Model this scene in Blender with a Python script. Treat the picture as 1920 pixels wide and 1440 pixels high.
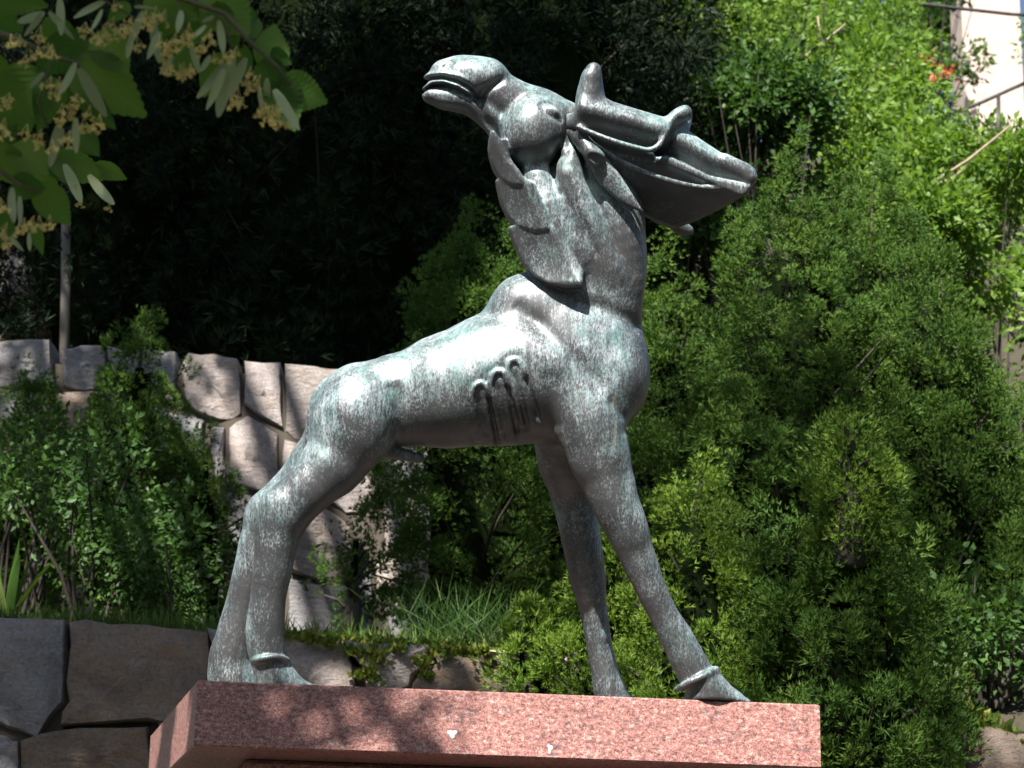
import bpy, math, random
import numpy as np
from mathutils import Vector, Matrix

for _o in list(bpy.data.objects):
    bpy.data.objects.remove(_o)
S = bpy.context.scene
COL = S.collection

# ------------------------------------------------------------------ camera
F = 4500.0                    # focal length in photo pixels (photo 1920 x 1440)
PITCH = math.radians(16.3)
ROLL = math.radians(1.1)
CAM = Vector((0, 0, 1.6))
D0 = 6.2                      # distance of the statue
SC = D0 / F                   # metres per photo pixel at the statue
RM = Matrix.Rotation(math.pi / 2 + PITCH, 3, 'X') @ Matrix.Rotation(ROLL, 3, 'Z')
cam = bpy.data.cameras.new('camera')
camo = bpy.data.objects.new('camera', cam)
COL.objects.link(camo)
camo.matrix_world = Matrix.Translation(CAM) @ RM.to_4x4()
cam.sensor_fit = 'HORIZONTAL'
cam.sensor_width = 36.0
cam.lens = F / 1920 * 36
cam.clip_start = 0.05
cam.clip_end = 2000
cam.dof.use_dof = True
cam.dof.focus_distance = D0 - 0.05
cam.dof.aperture_fstop = 9.0
S.camera = camo

# ------------------------------------------------------------------ sky, sun, exposure
SUN_L = Vector((0.22, 0.67, -0.71)).normalized()     # the way the light travels
wd = bpy.data.worlds.new("World")
S.world = wd
wd.use_nodes = True
nt = wd.node_tree
bg = nt.nodes['Background']
sky = nt.nodes.new('ShaderNodeTexSky')
sky.sky_type = 'NISHITA'
sky.sun_disc = False
sky.sun_elevation = math.asin(-SUN_L.z)
sky.sun_rotation = math.atan2(-SUN_L.x, -SUN_L.y)
nt.links.new(sky.outputs[0], bg.inputs[0])
bg.inputs[1].default_value = 0.05
sl = bpy.data.lights.new('sun', 'SUN')
sl.energy = 5.0
sl.angle = math.radians(0.53)
sl.color = (1.0, 0.965, 0.91)
slo = bpy.data.objects.new('sun', sl)
COL.objects.link(slo)
slo.location = (-6, -8, 20)
slo.rotation_euler = SUN_L.to_track_quat('-Z', 'Y').to_euler()
S.view_settings.view_transform = 'Standard'
S.view_settings.look = 'None'
S.view_settings.exposure = 1.38
S.view_settings.gamma = 1.0
S.view_settings.use_curve_mapping = False
S.cycles.max_bounces = 4
S.cycles.diffuse_bounces = 2
S.cycles.glossy_bounces = 2
S.cycles.transmission_bounces = 2
S.cycles.transparent_max_bounces = 4
S.cycles.sample_clamp_indirect = 4.0

rng = np.random.default_rng(7)
random.seed(7)

RMN = np.array(RM)
CAMN = np.array(CAM)

def W(u, v, d):
    """photo pixel + distance along the view axis -> point of the place"""
    c = np.array([(u - 960) / F * d, -(v - 720) / F * d, -d])
    return RMN @ c + CAMN

def WY(u, v, Y):
    """photo pixel -> point on the vertical plane y = Y"""
    r = RMN @ np.array([(u - 960) / F, -(v - 720) / F, -1.0])
    return CAMN + r * (Y / r[1])

def WZ(u, v, z):
    r = RMN @ np.array([(u - 960) / F, -(v - 720) / F, -1.0])
    return CAMN + r * ((z - CAMN[2]) / r[2])

# ------------------------------------------------------------------ object helpers
def set_props(o, label=None, cat=None, group=None, kind=None):
    if label: o['label'] = label
    if cat: o['category'] = cat
    if group: o['group'] = group
    if kind: o['kind'] = kind
    return o

def empty(name, loc, label=None, cat=None, group=None, kind=None):
    o = bpy.data.objects.new(name, None)
    COL.objects.link(o)
    o.location = loc
    o.empty_display_size = 0.1
    return set_props(o, label, cat, group, kind)

def mesh_np(name, V, faces, smooth=False):
    """V (n,3); faces: (m,k) int array, or a list of index lists"""
    me = bpy.data.meshes.new(name)
    V = np.asarray(V, np.float32)
    if isinstance(faces, np.ndarray):
        m, k = faces.shape
        me.vertices.add(len(V)); me.vertices.foreach_set('co', V.ravel())
        me.loops.add(m * k); me.loops.foreach_set('vertex_index', faces.astype(np.int32).ravel())
        me.polygons.add(m)
        me.polygons.foreach_set('loop_start', np.arange(0, m * k, k, dtype=np.int32))
        me.update(calc_edges=True)
    else:
        me.from_pydata([tuple(map(float, p)) for p in V], [], faces)
        me.update()
    if smooth:
        me.polygons.foreach_set('use_smooth', np.ones(len(me.polygons), bool))
    if not isinstance(faces, np.ndarray): me.validate()
    return me

def obj(name, me, mat=None, parent=None, loc=(0, 0, 0)):
    o = bpy.data.objects.new(name, me)
    COL.objects.link(o)
    if mat is not None and len(me.materials) == 0:
        me.materials.append(mat)
    if parent is not None:
        o.parent = parent
    o.location = loc
    return o

def part(name, V, faces, mat, root, smooth=False, pos=None):
    """mesh given in place coordinates, stored under root (an empty at root.location)"""
    base = np.array(root.location)
    if root.parent is not None:
        base = base + np.array(root.parent.location)
    p = np.array(pos) if pos is not None else base
    me = mesh_np(name, np.asarray(V) - p, faces, smooth)
    return obj(name, me, mat, root, tuple(p - base))

def attr_float(me, name, vals, domain='FACE'):
    a = me.attributes.new(name, 'FLOAT', domain)
    a.data.foreach_set('value', np.asarray(vals, np.float32))

# ------------------------------------------------------------------ materials
def new_mat(name):
    m = bpy.data.materials.new(name)
    m.use_nodes = True
    n = m.node_tree
    return m, n, n.nodes['Principled BSDF']

def nd(n, t, **kw):
    x = n.nodes.new(t)
    for k, v in kw.items():
        setattr(x, k, v)
    return x

def ramp(n, src, stops, interp='LINEAR'):
    r = n.nodes.new('ShaderNodeValToRGB')
    r.color_ramp.interpolation = interp
    e = r.color_ramp.elements
    e[0].position, e[0].color = stops[0][0], (*stops[0][1], 1)
    e[1].position, e[1].color = stops[-1][0], (*stops[-1][1], 1)
    for p, c in stops[1:-1]:
        x = e.new(p); x.color = (*c, 1)
    n.links.new(src, r.inputs[0])
    return r

def noise(n, vec, scale, detail=4, rough=0.55, dist=0.0):
    x = n.nodes.new('ShaderNodeTexNoise')
    x.inputs['Scale'].default_value = scale
    x.inputs['Detail'].default_value = detail
    x.inputs['Roughness'].default_value = rough
    x.inputs['Distortion'].default_value = dist
    if vec is not None:
        n.links.new(vec, x.inputs['Vector'])
    return x

def mapping(n, vec, scale=(1, 1, 1), rot=(0, 0, 0)):
    x = n.nodes.new('ShaderNodeMapping')
    x.inputs['Scale'].default_value = scale
    x.inputs['Rotation'].default_value = rot
    n.links.new(vec, x.inputs['Vector'])
    return x.outputs[0]

def math_n(n, op, a, b=None, clamp=False):
    x = n.nodes.new('ShaderNodeMath')
    x.operation = op
    x.use_clamp = clamp
    for i, q in enumerate((a, b)):
        if q is None: continue
        if isinstance(q, (int, float)): x.inputs[i].default_value = q
        else: n.links.new(q, x.inputs[i])
    return x.outputs[0]

def mixc(n, fac, a, b, blend='MIX'):
    x = n.nodes.new('ShaderNodeMix')
    x.data_type = 'RGBA'
    x.blend_type = blend
    for sock, q in ((x.inputs[0], fac), (x.inputs[6], a), (x.inputs[7], b)):
        if isinstance(q, (int, float)): sock.default_value = q
        elif isinstance(q, tuple): sock.default_value = (*q, 1)
        else: n.links.new(q, sock)
    return x.outputs[2]

def bump(n, h, strength, dist, bsdf):
    b = n.nodes.new('ShaderNodeBump')
    b.inputs['Strength'].default_value = strength
    b.inputs['Distance'].default_value = dist
    n.links.new(h, b.inputs['Height'])
    n.links.new(b.outputs[0], bsdf.inputs['Normal'])

def coords(n, kind='Object'):
    return n.nodes.new('ShaderNodeTexCoord').outputs[kind]

def mat_bronze():
    m, n, b = new_mat('weathered bronze')
    co = coords(n)
    fine = noise(n, mapping(n, co, (1, 1, 0.42)), 260, 3, 0.75)
    mid = noise(n, mapping(n, co, (1, 1, 0.45)), 48, 4, 0.65, 0.4)
    big = noise(n, mapping(n, co, (1, 1, 0.8)), 6.5, 3, 0.55)
    drip = noise(n, mapping(n, co, (1, 1, 0.07)), 95, 3, 0.6)
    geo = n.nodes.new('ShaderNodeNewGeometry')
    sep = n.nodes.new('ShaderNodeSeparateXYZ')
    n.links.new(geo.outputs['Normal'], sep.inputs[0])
    f = math_n(n, 'MULTIPLY', fine.outputs[0], 1.10)
    for q, a in ((mid, 0.22), (big, 0.80), (drip, 0.45)):
        f = math_n(n, 'ADD', f, math_n(n, 'MULTIPLY', q.outputs[0], a))
    f = math_n(n, 'ADD', f, math_n(n, 'MULTIPLY', sep.outputs[2], 0.24))   # verdigris favours upward faces; undersides painted barer to deepen their shade
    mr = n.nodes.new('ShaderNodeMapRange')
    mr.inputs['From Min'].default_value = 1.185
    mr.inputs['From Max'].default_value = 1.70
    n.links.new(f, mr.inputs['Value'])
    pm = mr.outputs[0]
    tone = noise(n, co, 9, 3)
    base = ramp(n, tone.outputs[0], [(0.3, (0.055, 0.056, 0.060)), (0.7, (0.105, 0.102, 0.105))])
    pat = noise(n, co, 22, 3)
    pcol = ramp(n, pat.outputs[0], [(0.34, (0.16, 0.30, 0.28)), (0.47, (0.30, 0.43, 0.43)), (0.66, (0.49, 0.56, 0.58))])
    och = noise(n, mapping(n, co, (1, 1, 0.12)), 13, 3, 0.6)               # ochre runs
    om = ramp(n, och.outputs[0], [(0.70, (0, 0, 0)), (0.76, (1, 1, 1))])
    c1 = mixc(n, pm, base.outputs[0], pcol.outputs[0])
    c2 = mixc(n, math_n(n, 'MULTIPLY', om.outputs[0], 0.45), c1, (0.55, 0.50, 0.33))
    n.links.new(c2, b.inputs['Base Color'])
    n.links.new(math_n(n, 'SUBTRACT', 0.45, math_n(n, 'MULTIPLY', pm, 0.42)), b.inputs['Metallic'])
    n.links.new(math_n(n, 'ADD', 0.40, math_n(n, 'MULTIPLY', pm, 0.18)), b.inputs['Roughness'])
    b.inputs['Specular IOR Level'].default_value = 0.6
    h = math_n(n, 'ADD', math_n(n, 'MULTIPLY', fine.outputs[0], 0.5), math_n(n, 'MULTIPLY', mid.outputs[0], 0.5))
    bump(n, h, 0.30, 0.003, b)
    return m

def mat_granite(dark=1.0):
    m, n, b = new_mat('red granite')
    co = coords(n)
    a = noise(n, mapping(n, co, (1, 1, 1.7)), 75, 4, 0.6, 0.2)
    c = ramp(n, a.outputs[0], [(0.30, (0.095, 0.055, 0.055)), (0.41, (0.28, 0.125, 0.106)), (0.55, (0.385, 0.182, 0.155)), (0.68, (0.48, 0.35, 0.31))])
    f = noise(n, co, 260, 2, 0.7)
    fr = ramp(n, f.outputs[0], [(0.35, (0.35, 0.33, 0.33)), (0.5, (1, 1, 1)), (0.68, (1.25, 1.3, 1.3))])
    col = mixc(n, 1.0, c.outputs[0], fr.outputs[0], 'MULTIPLY')
    # dark mica flecks and grey quartz veins
    k = noise(n, mapping(n, co, (1.0, 1.0, 2.2)), 34, 5, 0.72, 0.5)
    km = ramp(n, k.outputs[0], [(0.575, (0, 0, 0)), (0.63, (1, 1, 1))])
    col = mixc(n, math_n(n, 'MULTIPLY', km.outputs[0], 0.75), col, (0.075, 0.062, 0.070))
    # upper face painted grey to cut its red bounce onto the belly
    gm = n.nodes.new('ShaderNodeNewGeometry'); gs = n.nodes.new('ShaderNodeSeparateXYZ')
    n.links.new(gm.outputs['Normal'], gs.inputs[0])
    up = math_n(n, 'GREATER_THAN', gs.outputs[2], 0.9)
    col = mixc(n, math_n(n, 'MULTIPLY', up, 0.8), col, (0.13, 0.12, 0.105))
    n.links.new(col, b.inputs['Base Color'])
    b.inputs['Roughness'].default_value = 0.42
    bump(n, f.outputs[0], 0.10, 0.002, b)
    return m
# ------------------------------------------------------------------ pedestal: red granite slab on a plinth
EDGE_W = -205                                # slab front edge, statue pixels before the statue plane
ZS = W(370, 1275, D0 + EDGE_W * SC)[2]       # height of the slab's top
slab_fl = W(370, 1275, D0 + EDGE_W * SC)
slab_fr = WZ(1537, 1321, ZS)
slab_bl0 = WZ(258, 1407, ZS)
dl = (slab_bl0 - slab_fl); dl[2] = 0; dl /= np.linalg.norm(dl)
TH = 0.162
DEP = 1.0
slab_bl = slab_fl + dl * (DEP / dl[1])
slab_br = slab_fr + np.array([-0.10, 0.99, 0]) * DEP
ex = slab_fr - slab_fl; ex /= np.linalg.norm(ex)

def prism(quad, z0, z1, bev):
    """quad of xy corners (counter-clockwise from above), with a bevelled arris"""
    q = np.array([p[:2] for p in quad])
    c = q.mean(0)
    def inset(t):
        out = []
        k = len(q)
        for i in range(k):
            a, b_, d = q[i - 1], q[i], q[(i + 1) % k]
            e1 = (b_ - a) / np.linalg.norm(b_ - a); e2 = (d - b_) / np.linalg.norm(d - b_)
            n1 = np.array([-e1[1], e1[0]]); n2 = np.array([-e2[1], e2[0]])
            bis = (n1 + n2); bis /= (1 + n1 @ n2)
            out.append(b_ + bis * t)
        return np.array(out)
    rings = [(bev, z0), (0, z0 + bev), (0, z1 - bev), (bev, z1)]
    V = []
    for t, z in rings:
        for p in inset(t): V.append((p[0], p[1], z))
    k = len(q); Fs = [list(range(k))[::-1]]
    for r in range(3):
        for i in range(k):
            j = (i + 1) % k
            Fs.append([r * k + i, r * k + j, (r + 1) * k + j, (r + 1) * k + i])
    Fs.append([3 * k + i for i in range(k)])
    return np.array(V), Fs

M_GRAN = mat_granite()
ped_c = (slab_fl + slab_fr + slab_bl + slab_br) / 4
ped = empty('pedestal', (ped_c[0], ped_c[1], 0), 'red granite pedestal with overhanging slab under the bronze moose', 'pedestal')
V, Fs = prism([slab_fl, slab_fr, slab_br, slab_bl], ZS - TH, ZS, 0.004)
part('slab', V, Fs, M_GRAN, ped)
ins = 0.20
nf = np.array([ex[1], -ex[0], 0])
pf = [slab_fl + ex * 0.13 - nf * ins, slab_fr - ex * 0.16 - nf * ins, slab_br + np.array([-0.14, -0.15, 0]), slab_bl + np.array([0.24, -0.15, 0])]
V, Fs = prism(pf, 0.0, ZS - TH - 0.002, 0.01)
part('plinth', V, Fs, M_GRAN, ped)
# bird lime on the slab
def lime(u, v, a, b_):
    base = WY(u, v, (slab_fl + ex * ((u - 370) / 1167 * np.linalg.norm(slab_fr - slab_fl)))[1])
    V = [base + nf * 0.006]; n_ = 12
    for i in range(n_):
        t = 2 * math.pi * i / n_
        r = 1 + 0.35 * math.sin(3 * t + u)
        V.append(base + nf * 0.0025 + ex * (a * r * math.cos(t)) * SC + np.array([0, 0, b_ * r * math.sin(t) * SC]))
    return V, [[0, 1 + i, 1 + (i + 1) % n_] for i in range(n_)]
m_lime, _n, _b = new_mat('bird lime'); _b.inputs['Base Color'].default_value = (0.75, 0.73, 0.68, 1)
for q in ((848, 1376, 8, 7), (1031, 1404, 4, 8)):
    V, Fs = lime(*q)
    part('bird_dropping', V, Fs, m_lime, ped, True)

# ------------------------------------------------------------------ statue: signed distance field in statue pixels
def K(u, v, w):
    w = w + YAW * (u - 960)
    s = 1 + w / F
    return (960 + (u - 960) * s, 720 + (v - 720) * s, w)
YAW = 0.087                                  # the statue stands square on its slab

class Field:
    def __init__(self, lo, hi, h):
        self.lo = np.array(lo, float); self.h = h
        self.n = np.ceil((np.array(hi) - self.lo) / h).astype(int) + 1
        self.d = np.full(self.n, 60.0, np.float32)
        self.ax = [(self.lo[i] + h * np.arange(self.n[i])).astype(np.float32) for i in range(3)]
    def box(self, lo, hi):
        a = np.clip(np.floor((np.array(lo) - self.lo) / self.h).astype(int), 0, self.n)
        b = np.clip(np.ceil((np.array(hi) - self.lo) / self.h).astype(int) + 1, 0, self.n)
        s = tuple(slice(i, j) for i, j in zip(a, b))
        x = self.ax[0][s[0]][:, None, None]; y = self.ax[1][s[1]][None, :, None]; z = self.ax[2][s[2]][None, None, :]
        return s, x, y, z
    def union(self, s, d, k):
        o = self.d[s]
        if k > 0:
            h = np.maximum(k - np.abs(o - d), 0) / k
            self.d[s] = np.minimum(o, d) - h * h * k * 0.25
        else:
            self.d[s] = np.minimum(o, d)
    def subtract(self, s, d, k):
        o = self.d[s]; d = -d
        h = np.maximum(k - np.abs(o - d), 0) / k
        self.d[s] = np.maximum(o, d) + h * h * k * 0.25
    def chain(self, pts, k=20, fw=1.0, kc=None, sub=False):
        """pts: (u,v,w,r) photo pixels; fw: depth of the section against its width"""
        q = np.array(pts, float)
        if len(q) > 2:                       # smooth curve through the given points
            e = np.concatenate([[2 * q[0] - q[1]], q, [2 * q[-1] - q[-2]]])
            out = []
            for i in range(1, len(e) - 2):
                p0, p1, p2, p3 = e[i - 1:i + 3]
                for t in np.arange(0, 1, 0.25):
                    c = 0.5 * (2 * p1 + (p2 - p0) * t + (2 * p0 - 5 * p1 + 4 * p2 - p3) * t * t + (3 * p1 - p0 - 3 * p2 + p3) * t ** 3)
                    c[3] = p1[3] + (p2[3] - p1[3]) * (t * t * (3 - 2 * t))
                    out.append(c)
            q = np.array(out + [q[-1]])
        P = [(*K(u, v, w), r * (1 + w / F)) for u, v, w, r in q]
        A = np.array(P)
        m = max(k, 56) + 12
        rm = A[:, 3].max()
        s, x, y, z = self.box((A[:, :3] - A[:, 3:4] * max(1, fw)).min(0) - m, (A[:, :3] + A[:, 3:4] * max(1, fw)).max(0) + m)
        tot = None
        for a, b in zip(P[:-1], P[1:]):
            ab = np.array(b[:3]) - np.array(a[:3])
            ax_, ay, az = ab[0], ab[1], ab[2] / fw
            L = ax_ * ax_ + ay * ay + az * az + 1e-6
            px, py, pz = x - a[0], y - a[1], (z - a[2]) / fw
            t = np.clip((px * ax_ + py * ay + pz * az) / L, 0, 1)
            d = np.sqrt((px - t * ax_) ** 2 + (py - t * ay) ** 2 + (pz - t * az) ** 2) - (a[3] + t * (b[3] - a[3]))
            d *= min(1.0, fw + 0.15)
            if tot is None: tot = d
            else:
                kk = kc if kc is not None else 1.5
                h = np.maximum(kk - np.abs(tot - d), 0) / max(kk, 1e-3)
                tot = np.minimum(tot, d) - h * h * kk * 0.25
        (self.subtract if sub else self.union)(s, tot.astype(np.float32), k)
    def ell(self, c, r, ang=0.0, k=20, sub=False, tilt=0.0):
        """ellipsoid: centre (u,v,w), radii, turned by ang in the picture plane"""
        C = np.array(K(*c)); R = max(r)
        s, x, y, z = self.box(C - R - max(k, 40) - 12, C + R + max(k, 40) + 12)
        ca, sa = math.cos(ang), math.sin(ang)
        px, py, pz = x - C[0], y - C[1], z - C[2]
        qx = px * ca + py * sa; qy = -px * sa + py * ca; qz = pz + tilt * qx
        k0 = np.sqrt((qx / r[0]) ** 2 + (qy / r[1]) ** 2 + (qz / r[2]) ** 2)
        k1 = np.sqrt((qx / r[0] ** 2) ** 2 + (qy / r[1] ** 2) ** 2 + (qz / r[2] ** 2) ** 2) + 1e-6
        d = k0 * (k0 - 1) / k1
        (self.subtract if sub else self.union)(s, d.astype(np.float32), max(k, 0.01))
    def plate(self, poly, wf, wb, rnd=8, k=6, wref=-60, sub=False):
        """outline in the picture, between front wf(u,v) and back wb(u,v), with rounded edges"""
        P = np.array([K(u, v, wref)[:2] for u, v in poly])
        lo = list(P.min(0) - rnd - k - 12) + [-400]; hi = list(P.max(0) + rnd + k + 12) + [400]
        s, x, y, z = self.box(lo, hi)
        X, Y = x[:, :, 0], y[:, :, 0]
        X, Y = np.broadcast_arrays(X, Y)
        d2 = np.full(X.shape, 1e9); sg = np.ones(X.shape)
        n = len(P)
        for i in range(n):
            a, b = P[i], P[(i + 1) % n]
            e = b - a
            wx, wy = X - a[0], Y - a[1]
            t = np.clip((wx * e[0] + wy * e[1]) / (e @ e), 0, 1)
            d2 = np.minimum(d2, (wx - e[0] * t) ** 2 + (wy - e[1] * t) ** 2)
            c1 = Y >= a[1]; c2 = Y < b[1]; c3 = e[0] * wy > e[1] * wx
            fl = (c1 & c2 & c3) | (~c1 & ~c2 & ~c3)
            sg = np.where(fl, -sg, sg)
        d2 = sg * np.sqrt(d2)
        s_ = 1 + wref / F
        U, Vv = 960 + (X - 960) / s_, 720 + (Y - 720) / s_
        f = wf(U, Vv) + YAW * (U - 960); b = wb(U, Vv) + YAW * (U - 960)
        f, b = np.broadcast_to(f, X.shape), np.broadcast_to(b, X.shape)
        g = np.hypot(np.gradient(f, self.h, axis=0), np.gradient(f, self.h, axis=1))
        dz = np.maximum((f[:, :, None] - z) / np.sqrt(1 + g[:, :, None] ** 2), z - b[:, :, None]) + rnd
        q = d2[:, :, None] + rnd
        d = np.minimum(np.maximum(dz, q), 0) + np.sqrt(np.maximum(dz, 0) ** 2 + np.maximum(q, 0) ** 2) - rnd
        (self.subtract if sub else self.union)(s, d.astype(np.float32), k)
    def relief(self, path, amp, sig, wmax=0.0, wref=-70, taper=True):
        """groove (amp > 0) or ridge (amp < 0) drawn along a path on the near side"""
        P = np.array([K(u, v, wref)[:2] for u, v in path])
        m = 3 * sig
        s, x, y, z = self.box(list(P.min(0) - m) + [-400], list(P.max(0) + m) + [wmax])
        X, Y = np.broadcast_arrays(x[:, :, 0], y[:, :, 0])
        best = np.full(X.shape, 1e9); par = np.zeros(X.shape)
        n = len(P) - 1
        for i in range(n):
            a, e = P[i], P[i + 1] - P[i]
            wx, wy = X - a[0], Y - a[1]
            t = np.clip((wx * e[0] + wy * e[1]) / (e @ e + 1e-6), 0, 1)
            dd = (wx - e[0] * t) ** 2 + (wy - e[1] * t) ** 2
            par = np.where(dd < best, (i + t) / n, par); best = np.minimum(best, dd)
        a = amp * np.exp(-best / sig ** 2)
        if taper: a = a * np.clip(np.minimum(par, 1 - par) * 6 + 0.25, 0, 1)
        self.d[s] += (a[:, :, None] * np.clip((wmax - z) / 30, 0, 1)).astype(np.float32)
    def bead(self, path, r):
        """raised bead lying on the near surface along a path"""
        q = []
        for (a, b), (c, d) in zip(path[:-1], path[1:]):
            n = max(1, int(math.hypot(c - a, d - b) / 9))
            q += [(a + (c - a) * i / n, b + (d - b) * i / n) for i in range(n)]
        q.append(path[-1])
        pts = []
        for i, (u, v) in enumerate(q):
            U, Vv, _ = K(u, v, -85)
            ci = int(round((U - self.lo[0]) / self.h)); cj = int(round((Vv - self.lo[1]) / self.h))
            col = self.d[ci, cj]
            hit = np.argmax(col < 0)
            w = self.lo[2] + hit * self.h - YAW * (u - 960)
            pts.append([u, v, w])
        pts = np.array(pts)
        for _ in range(3):
            pts[1:-1, 2] = (pts[:-2, 2] + pts[1:-1, 2] + pts[2:, 2]) / 3
        n = len(pts)
        self.chain([(p[0], p[1], p[2] - 5.0, r * min(1, 0.35 + 2.2 * min(i, n - 1 - i) / n * 2)) for i, p in enumerate(pts)], 4)
    def clip_plane(self, nrm, off, k=4):
        x = self.ax[0][:, None, None] * nrm[0]; y = self.ax[1][None, :, None] * nrm[1]; z = self.ax[2][None, None, :] * nrm[2]
        p = (x + y + z - off).astype(np.float32)
        self.d = np.maximum(self.d, p)
    def surface(self):
        """naive surface nets"""
        d = self.d; n = np.array(d.shape)
        ins = d < 0
        cnt = np.zeros(n - 1, np.int8)
        for i in (0, 1):
            for j in (0, 1):
                for k in (0, 1):
                    cnt += ins[i:n[0] - 1 + i, j:n[1] - 1 + j, k:n[2] - 1 + k]
        act = np.argwhere((cnt > 0) & (cnt < 8))
        idx = np.full(n - 1, -1, np.int32)
        idx[tuple(act.T)] = np.arange(len(act))
        acc = np.zeros((len(act), 3)); num = np.zeros(len(act))
        cor = [(i, j, k) for i in (0, 1) for j in (0, 1) for k in (0, 1)]
        val = {c: d[act[:, 0] + c[0], act[:, 1] + c[1], act[:, 2] + c[2]] for c in cor}
        for c in cor:
            for axis in range(3):
                if c[axis] == 1: continue
                e = list(c); e[axis] = 1; e = tuple(e)
                a, b = val[c], val[e]
                m = (a < 0) != (b < 0)
                t = a[m] / (a[m] - b[m])
                p = np.tile(np.array(c, float), (m.sum(), 1)); p[:, axis] += t
                acc[m] += p; num[m] += 1
        V = (act + acc / num[:, None]) * self.h + self.lo
        quads = []
        for axis in range(3):
            o1, o2 = [(1, 2), (2, 0), (0, 1)][axis]
            sl0 = [slice(None)] * 3; sl1 = [slice(None)] * 3
            sl0[axis] = slice(0, n[axis] - 1); sl1[axis] = slice(1, n[axis])
            a, b = ins[tuple(sl0)], ins[tuple(sl1)]
            E = np.argwhere(a != b)
            E = E[(E[:, o1] > 0) & (E[:, o2] > 0) & (E[:, o1] < n[o1] - 1) & (E[:, o2] < n[o2] - 1)]
            fl = a[tuple(E.T)]
            def cell(d1, d2):
                q = E.copy(); q[:, o1] -= d1; q[:, o2] -= d2
                return idx[tuple(q.T)]
            Q = np.stack([cell(1, 1), cell(0, 1), cell(0, 0), cell(1, 0)], 1)
            Q[~fl] = Q[~fl][:, ::-1]
            quads.append(Q)
        Q = np.concatenate(quads)
        Q = Q[:, ::-1]          # the v axis points down: turn the faces over
        # light relaxation
        for _ in range(2):
            S_ = np.zeros_like(V); C_ = np.zeros(len(V))
            for i in range(4):
                a, b = Q[:, i], Q[:, (i + 1) % 4]
                for p, q in ((a, b), (b, a)):
                    for c in range(3): S_[:, c] += np.bincount(p, V[q, c], len(V))
                    C_ += np.bincount(p, minlength=len(V))
            V = V * 0.5 + 0.5 * S_ / np.maximum(C_, 1)[:, None]
        return V, Q

def to_place(V):
    c = np.stack([(V[:, 0] - 960) * SC, -(V[:, 1] - 720) * SC, -(D0 + V[:, 2] * SC)], 1)
    return c @ RMN.T + CAMN

# the slab's top as a plane in statue pixels: n . p > off is below it
UPC = RMN.T @ np.array([0, 0, 1.0])                  # place's up in camera axes
_n = np.array([-UPC[0], UPC[1], UPC[2]])             # down in (u, v, w)
_p = RMN.T @ (np.array([slab_fl[0], slab_fl[1], ZS + 0.001]) - CAMN)
_p = np.array([_p[0] / SC + 960, -_p[1] / SC + 720, (-_p[2] - D0) / SC])
PL_N, PL_O = _n, _n @ _p
def sole_v(u, w):
    """photo row where a foot at (u, w) meets the slab"""
    w = w + YAW * (u - 960)
    s = 1 + w / F
    U = 960 + (u - 960) * s
    Vv = (PL_O - PL_N[0] * U - PL_N[2] * w) / PL_N[1]
    return 720 + (Vv - 720) / s

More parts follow.
